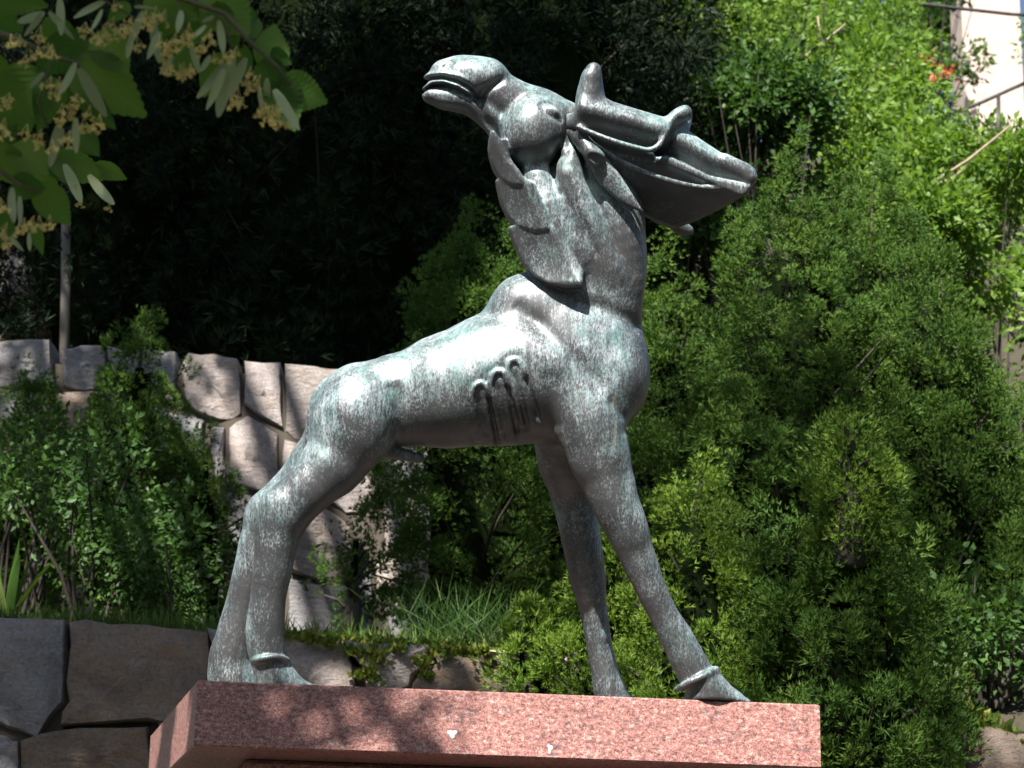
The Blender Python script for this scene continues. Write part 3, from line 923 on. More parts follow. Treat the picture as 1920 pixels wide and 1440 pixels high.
for poly in courses(706, 1180, 704, 1240, 105, 120, 12, 0.03):
    sd += 1
    add_stone(uw, poly, YU, random.choice([M_ST_GREY, M_ST_WARM]), sd, 0.045)
for poly in courses(-380, -26, 640, 860, 110, 125, 14):
    sd += 1
    add_stone(uw, poly, YU, M_ST_GREY, sd, 0.045)
wall_core(uw, -400, 1180, 640, 722, YU, zb=ZL - 0.1)

tw = wall_root('stone_wall', 100, 560, YT, ZU, 'shaded brown boulder wall at upper left behind the thin post')
for poly in courses(-260, 420, 395, 700, 98, 150, 21):
    sd += 1
    add_stone(tw, poly, YT, random.choice([M_ST_RUST, M_ST_GREY, M_ST_RUST]), sd, 0.09)
wall_core(tw, -260, 420, 400, 410, YT, zb=ZU - 0.1)

# boulders where the lower wall runs out on the right
def boulder(u, v, Y, ru, rv, label, mat, seed):
    r_ = np.random.default_rng(seed)
    c = WY(u, v, Y); s = Y / F
    n1, n2 = 18, 12
    V = []
    for j in range(n2 + 1):
        ph = math.pi * j / n2
        for i in range(n1):
            t = 2 * math.pi * i / n1
            d = np.array([math.sin(ph) * math.cos(t), math.sin(ph) * math.sin(t), math.cos(ph)])
            k = 1 + 0.10 * math.sin(3 * d[0] * 2 + seed) + 0.10 * math.sin(4 * d[2] + 2 * d[1] + seed * 2)
            d2 = np.sign(d) * np.abs(d) ** 0.8
            V.append(c + d2 * np.array([ru * s, 0.8 * ru * s, rv * s]) * k)
    Fs = [[j * n1 + i, (j + 1) * n1 + i, (j + 1) * n1 + (i + 1) % n1, j * n1 + (i + 1) % n1] for j in range(n2) for i in range(n1)]
    base = (c[0], c[1], c[2] - rv * s * 0.8)
    me = mesh_np('boulder', np.array(V) - base, Fs, True)
    set_props(obj('boulder', me, mat, None, base), label, 'boulder')
boulder(1868, 1432, 8.7, 78, 62, 'grey boulder at the bottom right corner below yellowish ground cover', M_ST_RUST, 3)
boulder(1772, 1376, 8.9, 36, 42, 'small pale pinkish boulder right of the pedestal, above the grey corner boulder', M_ST_WARM, 5)

# ------------------------------------------------------------------ thin post before the third wall
def tube(pts, rad, n=8):
    pts = np.array(pts, float); V = []
    rad = np.broadcast_to(rad, len(pts))
    for i, p in enumerate(pts):
        t = pts[min(i + 1, len(pts) - 1)] - pts[max(i - 1, 0)]
        t /= np.linalg.norm(t) + 1e-9
        a = np.cross(t, [0.3, 1, 0.2]); a /= np.linalg.norm(a)
        b = np.cross(t, a)
        for k in range(n):
            w = 2 * math.pi * k / n
            V.append(p + rad[i] * (math.cos(w) * a + math.sin(w) * b))
    Fs = [[i * n + k, i * n + (k + 1) % n, (i + 1) * n + (k + 1) % n, (i + 1) * n + k] for i in range(len(pts) - 1) for k in range(n)]
    Fs += [list(range(n))[::-1], [(len(pts) - 1) * n + k for k in range(n)]]
    return np.array(V), Fs

def mat_plain(name, c1, c2, scale=20, rough=0.8, stretch=(1, 1, 0.2)):
    m, n, b = new_mat(name)
    a = noise(n, mapping(n, coords(n), stretch), scale, 4, 0.6)
    n.links.new(ramp(n, a.outputs[0], [(0.3, c1), (0.7, c2)]).outputs[0], b.inputs['Base Color'])
    b.inputs['Roughness'].default_value = rough
    bump(n, a.outputs[0], 0.4, 0.01, b)
    return m
M_BARK = mat_plain('bark', (0.022, 0.018, 0.014), (0.055, 0.043, 0.032), 30)
M_TWIG = mat_plain('dry twig', (0.20, 0.15, 0.10), (0.34, 0.26, 0.18), 40)
M_POST = mat_plain('weathered wooden stake', (0.09, 0.08, 0.07), (0.16, 0.14, 0.12), 30)
p0, p1 = WY(124, 655, 12.6), WY(124, 330, 12.6)
p0[2] = ZU - 0.02
V, Fs = tube([p0, (p0 * .5 + p1 * .5) + np.array([0.006, 0, 0]), p1], 0.027, 12)
me = mesh_np('garden_stake', V - p0, Fs, True)
set_props(obj('garden_stake', me, M_POST, None, tuple(p0)), 'thin upright grey wooden stake standing on the upper wall at left', 'stake')
# ------------------------------------------------------------------ foliage
def mat_leaf(name, cols, trans=0.3, rough=0.5, spec=0.2):
    m, n, b = new_mat(name)
    at = n.nodes.new('ShaderNodeAttribute'); at.attribute_name = 'rnd'
    c = ramp(n, at.outputs['Fac'], [(i / (len(cols) - 1), q) for i, q in enumerate(cols)])
    n.links.new(c.outputs[0], b.inputs['Base Color'])
    b.inputs['Roughness'].default_value = rough
    b.inputs['Specular IOR Level'].default_value = spec
    tr = n.nodes.new('ShaderNodeBsdfTranslucent')
    g = n.nodes.new('ShaderNodeMix'); g.data_type = 'RGBA'; g.blend_type = 'MULTIPLY'; g.inputs[0].default_value = 1
    n.links.new(c.outputs[0], g.inputs[6]); g.inputs[7].default_value = (1.5, 1.6, 0.6, 1)
    n.links.new(g.outputs[2], tr.inputs[0])
    mx = n.nodes.new('ShaderNodeMixShader'); mx.inputs[0].default_value = trans
    n.links.new(b.outputs[0], mx.inputs[1]); n.links.new(tr.outputs[0], mx.inputs[2])
    n.links.new(mx.outputs[0], n.nodes['Material Output'].inputs[0])
    return m

def unit(a):
    return a / (np.linalg.norm(a, axis=-1, keepdims=True) + 1e-9)

# templates: verts (x along, y across, z out), triangles
def tuft_tpl(n=6, spread=0.75, w=0.11, seed=0):
    r_ = np.random.default_rng(seed)
    V, T = [], []
    for i in range(n):
        a = 2 * math.pi * (i + r_.random() * 0.6) / n
        s = spread * (0.5 + 0.7 * r_.random()); L = 0.75 + 0.4 * r_.random()
        d = np.array([1.0, s * math.cos(a), s * math.sin(a)]); d /= np.linalg.norm(d)
        side = np.cross(d, r_.normal(size=3)); side /= np.linalg.norm(side)
        o = np.array([0.15 * r_.random(), 0, 0])
        k = len(V)
        V += [o - side * w * .5, o + side * w * .5, o + d * L]
        T.append([k, k + 1, k + 2])
    return np.array(V), np.array(T)
LEAF = (np.array([(0, 0, 0), (0.45, 0.27, 0.06), (1, 0, -0.10), (0.45, -0.27, 0.06), (0.5, 0, -0.02)]),
        np.array([(0, 4, 1), (1, 4, 2), (2, 4, 3), (3, 4, 0)]))
BLADE = (np.array([(0, -.03, 0), (0, .03, 0), (0.55, .022, .05), (0.55, -.022, .05), (1, 0, .22)]),
         np.array([(0, 1, 2), (0, 2, 3), (3, 2, 4)]))

def scatter(tpl, pos, dirs, size, rs):
    """copies of a template as one mesh array; returns V, T, rnd per triangle"""
    V0, T0 = tpl
    n = len(pos)
    d = unit(dirs)
    a = unit(np.cross(d, rs.normal(size=(n, 3))))
    b = np.cross(d, a)
    size = np.broadcast_to(size, n)[:, None, None]
    V = pos[:, None, :] + size * (V0[None, :, 0:1] * d[:, None] + V0[None, :, 1:2] * a[:, None] + V0[None, :, 2:3] * b[:, None])
    T = (T0[None] + (np.arange(n) * len(V0))[:, None, None]).reshape(-1, 3)
    return V.reshape(-1, 3), T, n, len(T0)

def join(parts):
    Vs, Ts, o = [], [], 0
    for V, T in parts:
        Vs.append(V); Ts.append(T + o); o += len(V)
    return np.concatenate(Vs), np.concatenate(Ts)

def crown_clumps(rs, base, top, rfun, spacing, plumes=1, inner=0.35):
    """clump centres + outward directions over a crown built of upright plumes"""
    base, top = np.array(base, float), np.array(top, float)
    H = top[2] - base[2]
    C, Dn = [], []
    area = 0
    hs = np.linspace(0, 1, 60)
    rr = np.array([rfun(h) for h in hs])
    area = 2 * math.pi * (rr.mean()) * H
    n = int(area / spacing ** 2 * (1 + inner))
    cdf = np.cumsum(rr + 0.02); cdf /= cdf[-1]
    h = np.interp(rs.random(n), cdf, hs)
    th = rs.random(n) * 2 * math.pi
    r0 = np.array([rfun(x) for x in h])
    lob = 1 + 0.20 * np.sin(3 * th + 4 * h + base[0] * 5) + 0.15 * np.sin(7 * th - 9 * h + base[1] * 3) + 0.13 * np.sin(16 * h + 2 * th)
    ins = rs.random(n)
    k = np.where(ins < inner / (1 + inner), 0.45 + 0.4 * rs.random(n), 0.9 + 0.16 * rs.random(n))
    r = r0 * lob * k
    ax = base + (top - base) * h[:, None]
    rad = np.stack([np.cos(th), np.sin(th), np.zeros(n)], 1)
    C = ax + rad * r[:, None]
    C[:, 2] += rs.normal(0, 0.04, n)
    Dn = unit(rad + np.array([0, 0, 0.7]))
    return C, Dn, k

def conifer(name, base, top, rfun, spacing, clump_r, per, tuft, mat, label, cat, seed, group=None, needles=6, trunk=0.06, wide=0.11, droop=0.0, core=0.5):
    rs = np.random.default_rng(seed)
    base = np.array(base, float); top = np.array(top, float)
    root = empty(name, tuple(base), label, cat, group)
    C, Dn, k = crown_clumps(rs, base, top, rfun, spacing)
    n = len(C)
    P = np.repeat(C, per, 0); D = np.repeat(Dn, per, 0)
    d = unit(D * 0.9 + rs.normal(size=P.shape) * 0.75)
    P = P + d * (clump_r * rs.random(len(P)) ** 0.5 * np.repeat(0.6 + 0.8 * rs.random(n), per))[:, None] * np.array([1, 1, 1.15])
    d2 = unit(d + np.array([0, 0, 0.55 - droop]) + 0.35 * rs.normal(size=d.shape))
    V, T, m, nt_ = scatter(tuft_tpl(needles, 0.75, wide, seed), P, d2, tuft * (0.7 + 0.6 * rs.random(len(P))), rs)
    o = part('crown', V, T, mat, root)
    rnd = np.clip(np.repeat(np.repeat(rs.random(n), per) * 0.55 + rs.random(len(P)) * 0.45, nt_), 0, 1)
    attr_float(o.data, 'rnd', rnd)
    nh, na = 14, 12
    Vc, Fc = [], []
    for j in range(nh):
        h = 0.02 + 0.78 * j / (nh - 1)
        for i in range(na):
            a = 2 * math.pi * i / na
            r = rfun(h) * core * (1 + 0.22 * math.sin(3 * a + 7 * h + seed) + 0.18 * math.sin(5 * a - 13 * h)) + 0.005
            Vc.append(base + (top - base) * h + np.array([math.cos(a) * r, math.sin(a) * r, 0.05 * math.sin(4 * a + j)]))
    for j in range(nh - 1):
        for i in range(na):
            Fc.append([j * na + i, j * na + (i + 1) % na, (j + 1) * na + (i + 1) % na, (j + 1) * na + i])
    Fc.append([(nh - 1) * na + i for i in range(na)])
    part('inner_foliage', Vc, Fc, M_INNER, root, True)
    Vt, Ft = tube([base - np.array([0, 0, 0.1]), base * .8 + top * .2, base * .5 + top * .5], [trunk, trunk * .7, trunk * .3], 8)
    part('trunk', Vt, Ft, M_BARK, root, True)
    # bare branch wood inside the crown
    br = []
    for i in rs.choice(n, min(n, 40), replace=False):
        h = max(0.05, (C[i, 2] - base[2]) / (top[2] - base[2]) - 0.18)
        s_ = base + (top - base) * h
        v_, f_ = tube([s_, (s_ + C[i]) / 2 + np.array([0, 0, 0.02]), C[i]], [0.012, 0.008, 0.004], 4)
        f_ = [q for q in f_ if len(q) == 4][:8]
        br.append((v_, np.array(f_)))
    Vb, Fb = join(br)
    part('branches', Vb, Fb, M_BARK, root)
    return root

def shrub(name, centres, radii, n_leaves, leaf, mat, label, cat, seed, base, group=None, twigs=26, tpl=LEAF, twig_mat=None, clump=0.13):
    rs = np.random.default_rng(seed)
    root = empty(name, tuple(base), label, cat, group)
    base = np.array(base, float)
    cen = np.array(centres, float); rad = np.array(radii, float)
    vol = rad ** 2; vol = vol / vol.sum()
    nc = max(12, n_leaves // 26)
    which = rs.choice(len(cen), nc, p=vol)
    dirs = unit(rs.normal(size=(nc, 3)))
    CC = cen[which] + dirs * (rad[which] * (0.45 + 0.6 * rs.random(nc)))[:, None]
    P = np.repeat(CC, 26, 0)
    off = unit(rs.normal(size=P.shape)) * (clump * rs.random(len(P)) ** 0.6)[:, None]
    D = unit(np.repeat(dirs, 26, 0) * 0.5 + off / clump + np.array([0, -0.1, 0.0]) + 0.5 * rs.normal(size=P.shape) + np.array([0, 0, -0.15]))
    V, T, m, nt_ = scatter(tpl, P + off, D, leaf * (0.6 + 0.7 * rs.random(len(P))), rs)
    o = part('crown', V, T, mat, root)
    attr_float(o.data, 'rnd', np.repeat(np.clip(np.repeat(rs.random(nc), 26) * 0.6 + 0.4 * rs.random(len(P)), 0, 1), nt_))
    br = []
    for i in rs.choice(nc, min(nc, twigs), replace=False):
        mid = (base + CC[i]) / 2 + rs.normal(0, 0.08, 3)
        v_, f_ = tube([base + rs.normal(0, 0.03, 3) * [1, 1, 0], mid, CC[i] + dirs[i] * 0.06], [0.014, 0.009, 0.003], 5)
        f_ = [q for q in f_ if len(q) == 4]
        br.append((v_, np.array(f_)))
    Vb, Fb = join(br)
    part('branches', Vb, Fb, twig_mat or M_BARK, root)
    return root

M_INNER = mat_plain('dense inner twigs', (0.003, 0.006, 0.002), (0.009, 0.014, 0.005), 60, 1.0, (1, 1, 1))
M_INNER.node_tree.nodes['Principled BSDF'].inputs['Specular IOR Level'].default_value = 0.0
M_JUN = mat_leaf('juniper needles', [(0.036, 0.078, 0.016), (0.068, 0.132, 0.024), (0.125, 0.200, 0.036)], 0.22, 0.6, 0.15)
M_JUN_L = mat_leaf('light juniper needles', [(0.080, 0.145, 0.020), (0.125, 0.205, 0.028), (0.190, 0.270, 0.045)], 0.28, 0.6, 0.15)
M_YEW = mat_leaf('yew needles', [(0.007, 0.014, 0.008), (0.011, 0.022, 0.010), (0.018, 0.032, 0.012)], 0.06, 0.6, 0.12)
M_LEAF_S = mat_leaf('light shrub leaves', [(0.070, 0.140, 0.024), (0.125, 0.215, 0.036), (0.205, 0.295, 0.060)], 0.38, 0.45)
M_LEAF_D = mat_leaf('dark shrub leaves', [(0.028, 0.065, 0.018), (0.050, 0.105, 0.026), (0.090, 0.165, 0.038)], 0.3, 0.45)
M_LIND = mat_leaf('linden canopy leaves', [(0.035, 0.075, 0.020), (0.06, 0.115, 0.030)], 0.25, 0.45)

def cone(rb, sharp=0.8, belly=0.25):
    def f(h):
        return rb * min(1.0, 0.55 + h / max(belly, 1e-3) * 0.45) * max(0.0, 1 - max(0, (h - belly) / (1 - belly)) ** (1 / sharp)) + 0.03
    return f

def jun(u, v_top, v_base, Y, wpx, label, seed, mat=M_JUN, lean=0, spacing=0.10, sharp=0.8, belly=0.3, per=52, tuft=0.0245, core=0.40):
    s = Y / F
    t = WY(u + lean, v_top, Y); b = WY(u, v_base, Y)
    b[0] = WY(u, v_top, Y)[0]
    return conifer('juniper', b, t, cone(wpx * s * 0.5, sharp, belly), spacing, 0.075, per, tuft, mat, label, 'juniper', seed, 'junipers on the terraces', needles=4, wide=0.26, core=core)

# back row, beyond the statue
jun(905, 395, 1190, 10.6, 430, 'juniper behind the statue back with a sunlit pointed top left of its neck', 31, sharp=0.62, belly=0.18)
jun(1090, 560, 1190, 10.9, 330, 'dark juniper directly behind the statue chest and forelegs', 32, sharp=0.8)
jun(1250, 455, 1200, 10.7, 240, 'narrow juniper just right of the statue neck', 33)
jun(1490, 282, 1380, 10.2, 560, 'tallest broad juniper right of the antlers, rounded top', 34, sharp=0.95, belly=0.35, spacing=0.105)
jun(1625, 290, 1380, 10.6, 480, 'tall juniper just right of the tallest one, slightly narrower', 35, sharp=0.95, belly=0.4, spacing=0.105)
jun(1740, 430, 1400, 10.1, 360, 'dark rounded juniper near the right edge, shorter than its two neighbours', 36, sharp=1.0, belly=0.4, spacing=0.105)
jun(1890, 730, 1400, 10.4, 330, 'low juniper cut by the right edge of the picture', 37, sharp=1.0, belly=0.4)
# front row, over the lower wall
jun(1300, 870, 1500, 8.55, 240, 'bright green young juniper between and right of the forelegs', 38, M_JUN_L, spacing=0.09, sharp=0.8, per=46, tuft=0.022)
jun(1130, 985, 1500, 8.7, 170, 'bright young juniper seen between the two forelegs', 39, M_JUN_L, spacing=0.09, per=46, tuft=0.022)
jun(1592, 805, 1560, 8.35, 330, 'juniper with one sunlit nodding tip, right of the near hoof', 40, M_JUN, lean=8, sharp=0.55, belly=0.15)
jun(1460, 960, 1560, 8.5, 260, 'mid green juniper just above the right end of the slab', 41, M_JUN)
jun(1000, 1150, 1300, 8.75, 110, 'small pale juniper hanging over the lower wall left of the forelegs', 42, M_JUN_L, spacing=0.085, sharp=1.0, per=40, tuft=0.024)
jun(1655, 1040, 1560, 8.75, 220, 'bushy juniper beside the right edge of the granite slab', 43, M_JUN, sharp=1.0)
jun(1585, 800, 1010, 8.15, 85, 'small juniper tip right of the near foreleg, its sunlight painted in lighter needles', 48, M_JUN_L, lean=12, spacing=0.07, per=30, tuft=0.022, sharp=0.7, core=0.1)  # added plume: lighter needles paint the sunlit tip of the juniper behind it
# left
jun(275, 590, 1190, 10.9, 270, 'pointed dark juniper in front of the upper wall at left', 44, M_JUN, lean=-12, sharp=0.75, belly=0.25)
jun(395, 800, 1190, 10.7, 170, 'smaller juniper leaning against the pointed one at left', 46, M_JUN, lean=-30)
jun(60, 700, 1190, 11.2, 190, 'shaded juniper at the left edge below the thin stake', 47, M_JUN)
jun(668, 985, 1185, 10.4, 100, 'small sparse juniper before the big pale boulder of the upper wall', 45, M_JUN, spacing=0.13, per=16, sharp=1.0, core=0.1)

# dark yews that close the view behind the statue
def yew(u, v_top, v_base, Y, wpx, label, seed):
    s = Y / F
    t = WY(u, v_top, Y); b = WY(u, v_base, Y); b[0] = t[0]
    b[2] = min(b[2], height(b[0], Y) )
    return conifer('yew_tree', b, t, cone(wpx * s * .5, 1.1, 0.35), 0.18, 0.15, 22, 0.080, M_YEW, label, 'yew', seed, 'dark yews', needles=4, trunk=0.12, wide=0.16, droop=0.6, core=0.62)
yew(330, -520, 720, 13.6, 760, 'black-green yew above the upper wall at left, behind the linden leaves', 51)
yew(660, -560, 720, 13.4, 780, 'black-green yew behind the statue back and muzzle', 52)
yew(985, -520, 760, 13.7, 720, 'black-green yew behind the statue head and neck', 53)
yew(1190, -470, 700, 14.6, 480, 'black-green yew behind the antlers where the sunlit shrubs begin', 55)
yew(130, -420, 700, 15.6, 640, 'deeply shaded yew at the upper left corner beyond the boulder wall', 54)

# sunlit shrubs up the slope on the right
def bush(u, v, Y, rpx, label, seed, mat=M_LEAF_S, n=5200, leaf=0.055, k=6, name='shrub', cat='shrub', flat=1.0):
    rs = np.random.default_rng(seed); s = Y / F
    c0 = WY(u, v, Y)
    cs, rr = [], []
    for i in range(k):
        o = rs.normal(0, 0.5, 3) * rpx * s
        cs.append(c0 + o * [1, 0.8, flat]); rr.append(rpx * s * (0.45 + 0.25 * rs.random()))
    base = np.array([c0[0], Y, height(c0[0], Y)])
    if base[2] > c0[2]: base[2] = c0[2] - rpx * s
    return shrub(name, cs, rr, n, leaf, mat, label, cat, seed, base, 'shrubs on the slope', twig_mat=M_BARK, twigs=14)
bush(1330, 120, 14.8, 190, 'leafy sunlit shrub just above the antlers', 61)
bush(1460, 40, 16.5, 190, 'shrub at the top edge right of the antler tines', 62)
bush(1560, 180, 14.5, 180, 'light green shrub above the tallest juniper', 63)
bush(1690, 300, 14.0, 170, 'light green shrub below the pale pillar, left part', 64)
bush(1830, 370, 13.4, 150, 'brightest shrub at the right edge under the pale pillar', 65)
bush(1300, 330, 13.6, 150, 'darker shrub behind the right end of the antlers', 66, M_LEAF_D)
bush(1880, 520, 12.6, 150, 'sunlit yellowish green shrub at the right edge beside the dark junipers', 67)
bush(1585, 60, 18.5, 140, 'shrub at the top edge left of the orange flowers', 68)
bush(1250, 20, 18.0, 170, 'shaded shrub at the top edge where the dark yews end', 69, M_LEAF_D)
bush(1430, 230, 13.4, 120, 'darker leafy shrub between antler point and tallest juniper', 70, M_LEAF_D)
bush(1750, 430, 12.4, 120, 'pale leafy shrub peeping over the rounded juniper at right', 71)
bush(1905, 330, 15.5, 110, 'leafy shrub in front of the foot of the pale pillar', 74)
bush(1952, 70, 22.0, 62, 'shrub at the top right corner beside the pale pillar', 78, M_LEAF_S, 1600)
# leafy shrubs lower down
bush(190, 1000, 10.1, 190, 'small-leaved green shrub on the terrace at lower left', 72, M_LEAF_D, 3600, 0.036, 7, flat=0.75)
bush(330, 1080, 9.9, 120, 'low small-leaved shrub just left of the hind legs', 73, M_LEAF_D, 2400, 0.034, 5, flat=0.7)
bush(60, 930, 10.5, 120, 'small-leaved shrub at the left edge above the strap leaves', 76, M_LEAF_D, 1800, 0.036, 5)
bush(1850, 1230, 9.3, 130, 'leafy weeds with upright stems at lower right above the boulders', 75, M_LEAF_D, 1600, 0.045, 6)

# ------------------------------------------------------------------ grass, ground cover
M_GRASS = mat_leaf('grass', [(0.045, 0.10, 0.018), (0.085, 0.16, 0.030), (0.16, 0.20, 0.055)], 0.3)
M_SEDUM = mat_leaf('stonecrop', [(0.07, 0.13, 0.02), (0.13, 0.19, 0.03), (0.26, 0.24, 0.05)], 0.3)
def blades(pos, size, mat, name, label, rs, lean=0.5, tpl=BLADE, kind='stuff', cat=None, loc=None):
    D = np.stack([rs.normal(0, lean, len(pos)), rs.normal(-0.1, lean, len(pos)), np.ones(len(pos))], 1)
    V, T, m, k = scatter(tpl, pos, D, size, rs)
    loc = pos.mean(0) if loc is None else loc
    me = mesh_np(name, V - loc, T)
    attr_float(me, 'rnd', np.repeat(rs.random(len(pos)), k))
    o = obj(name, me, mat, None, tuple(loc))
    return set_props(o, label, cat, None, kind)
def top_line(u):
    return np.interp(u, [-100, 130, 400, 520, 640, 810, 900, 1060, 1100, 1450, 1700], [1155, 1166, 1182, 1195, 1201, 1214, 1222, 1219, 1222, 1242, 1280])
rs = np.random.default_rng(3)
us = rs.uniform(-60, 1120, 5200)
pos = np.array([WY(u, top_line(u) + 4, YL) for u in us]); pos[:, 1] += rs.random(len(pos)) ** 1.5 * 0.5
blades(pos, 0.05 + 0.08 * rs.random(len(pos)) ** 2, M_GRASS, 'grass', 'short grass fringe along the top of the lower wall', rs, cat='grass')
us = rs.uniform(500, 1060, 900)
pos = np.array([WY(u, top_line(u) + 3 + rs.normal(0, 5), YL) for u in us]); pos[:, 1] += -0.06 + rs.random(len(pos)) * 0.12
# creeping stonecrop hanging over the stones
cl = [(700, 1232, 26), (660, 1225, 14), (745, 1215, 16), (790, 1245, 14), (800, 1270, 10), (672, 1270, 10), (705, 1277, 9), (690, 1262, 8), (900, 1225, 14), (970, 1222, 12), (830, 1222, 20), (620, 1208, 16), (580, 1200, 16)]
ex_p = []
for u, v, r in cl:
    for _ in range(int(r * 4)):
        ex_p.append(WY(u + rs.normal(0, r * .6), v + rs.normal(0, r * .4), YL - 0.075 - 0.04 * rs.random()))
pos = np.concatenate([pos, np.array(ex_p)])
blades(pos, 0.022 + 0.02 * rs.random(len(pos)), M_SEDUM, 'ground_cover', 'creeping yellowish stonecrop spilling over the lower wall stones', rs, 1.0, LEAF, cat='ground cover')
# taller feathery plant and strap leaves
pos = np.array([WY(855, 1205, YL + 0.35) + rs.normal(0, 1, 3) * [0.16, 0.12, 0.02] for _ in range(700)])
D = unit(np.stack([rs.normal(0, 0.75, 700), rs.normal(0, 0.5, 700), np.full(700, 0.9)], 1))
V, T, m, k = scatter((BLADE[0] * [1, 0.28, 1], BLADE[1]), pos + D * (0.14 * rs.random(700))[:, None], D, 0.09 + 0.08 * rs.random(700), rs)
me = mesh_np('feathery_plant', V - pos.mean(0), T); attr_float(me, 'rnd', np.repeat(rs.random(700), k))
set_props(obj('feathery_plant', me, M_LEAF_D, None, tuple(pos.mean(0))), 'feathery bright green plant on the lower wall below the belly', 'plant', None, 'stuff')
def strap(u, v, Y, n, L, label, seed, mat=M_GRASS, name='strap_leaf_plant'):
    r_ = np.random.default_rng(seed)
    b = WY(u, v, Y); parts_ = []
    root = empty(name, tuple(b), label, 'plant')
    for i in range(n):
        a = r_.uniform(0, 6.28); sp = r_.uniform(0.1, 0.5); h = L * r_.uniform(0.6, 1)
        d = np.array([math.cos(a) * sp, math.sin(a) * sp * .6, 0]); wv = np.array([-math.sin(a), math.cos(a), 0]) * 0.013 * (L / 0.4)
        wv[0] = abs(wv[0]) + 0.004
        V = []
        for t in np.linspace(0, 1, 7):
            p = b + d * h * t + np.array([0, 0, h * (t - 0.45 * sp * t ** 3)])
            w_ = wv * (1 - t ** 3)
            V += [p - w_, p + w_ + np.array([0, 0, 0.0])]
        Fs = [[2 * q, 2 * q + 1, 2 * q + 3, 2 * q + 2] for q in range(6)]
        o = part('leaf', V, Fs, mat, root, True)
        attr_float(o.data, 'rnd', np.full(6, r_.random()))
strap(12, 1175, YL + 0.25, 14, 0.42, 'clump of long strap leaves at the left edge on the lower wall', 5)
strap(1745, 1330, 8.75, 12, 0.16, 'tuft of thin dry grass above the boulders at lower right', 6)
pos = np.array([WY(u, np.interp(u, [1700, 1760, 1820, 1900, 1930], [1300, 1325, 1350, 1395, 1415]) + rs.normal(0, 9), 8.62 + 0.25 * rs.random()) for u in rs.uniform(1700, 1930, 900)])
blades(pos, 0.03 + 0.03 * rs.random(len(pos)), M_SEDUM, 'ground_cover', 'yellow-green ground cover above the boulders at lower right', rs, 0.9, LEAF, cat='ground cover')

# ------------------------------------------------------------------ up the slope: pale pillar, railing, cable, flowers
M_PLAST = mat_plain('pale pink render', (0.42, 0.33, 0.285), (0.50, 0.40, 0.35), 6, 0.9, (1, 1, 1))
M_IRON = mat_plain('black iron', (0.015, 0.015, 0.016), (0.03, 0.03, 0.03), 20, 0.5)
YP = 24.0
a, b = WY(1812, -400, YP), WY(1905, 205, YP)
zb = b[2]
cx, hw = (WY(1806, 100, YP)[0] + WY(1916, 100, YP)[0]) / 2, (WY(1916, 100, YP)[0] - WY(1806, 100, YP)[0]) / 2
pil = empty('pillar', (cx, YP + hw, zb - 1.0), 'pale pink plastered pillar at the top right corner', 'pillar')
V, Fs = prism([(cx - hw, YP), (cx + hw, YP), (cx + hw, YP + 2 * hw), (cx - hw, YP + 2 * hw)], zb - 1.0, zb + 3.6, 0.02)
part('shaft', V, Fs, M_PLAST, pil)
V, Fs = prism([(cx - hw - .07, YP - .07), (cx + hw + .07, YP - .07), (cx + hw + .07, YP + 2 * hw + .07), (cx - hw - .07, YP + 2 * hw + .07)], zb - 1.05, zb - 0.12, 0.03)
part('base', V, Fs, M_PLAST, pil)
V, Fs = prism([(cx - hw - .06, YP - .06), (cx + hw + .06, YP - .06), (cx + hw + .06, YP + 2 * hw + .06), (cx - hw - .06, YP + 2 * hw + .06)], zb + 3.6, zb + 3.8, 0.03)
part('capital', V, Fs, M_PLAST, pil)
def rod(name, pts, r, label, cat, mat=M_IRON, n=8):
    V, Fs = tube(pts, r, n)
    c = np.array(pts[0])
    return set_props(obj(name, mesh_np(name, V - c, Fs, True), mat, None, tuple(c)), label, cat)
rl = empty('handrail', tuple(WY(1830, 250, 22.5)), 'black iron handrail rising in front of the pale pillar', 'railing')
for nm, pts in (('rail', [WY(1790, 212, 22.5), WY(1845, 190, 22.5), WY(1900, 165, 22.5), WY(1960, 140, 22.5)]), ('baluster', [WY(1872, 177, 22.5), WY(1873, 300, 22.5)]), ('baluster', [WY(1812, 203, 22.5), WY(1813, 300, 22.5)])):
    V, Fs = tube(pts, 0.02, 8); part(nm, V, Fs, M_IRON, rl, True)
rod('cable', [WY(1600, -14, 22), WY(1720, 6, 22), WY(1800, 16, 22), WY(1900, 27, 22), WY(1990, 30, 22)], 0.018, 'black overhead cable crossing the pale pillar near the top', 'cable')
bush(1745, 120, 23.0, 120, 'orange flowering shrub left of the pale pillar', 77, M_LEAF_D, 1400, 0.09, 5, 'flowering_shrub', 'flowering shrub')
fs = [o for o in bpy.data.objects if o.name.startswith('flowering_shrub')][0]
M_ORANGE = mat_leaf('orange petals', [(0.48, 0.13, 0.06), (0.56, 0.21, 0.11)], 0.3)
rs = np.random.default_rng(9)
for cu, cv in ((1720, 110), (1735, 118), (1765, 140), (1780, 138), (1752, 150), (1690, 140), (1742, 105), (1775, 128), (1690, 100)):
    P = np.array([WY(cu + rs.normal(0, 6), cv + rs.normal(0, 6), 22.6) for _ in range(16)])
    V, T, m, k = scatter(LEAF, P, rs.normal(size=(16, 3)), 0.07, rs)
    o = part('flower', V, T, M_ORANGE, fs)
    attr_float(o.data, 'rnd', np.repeat(rs.random(16), k)); o['kind'] = 'stuff'
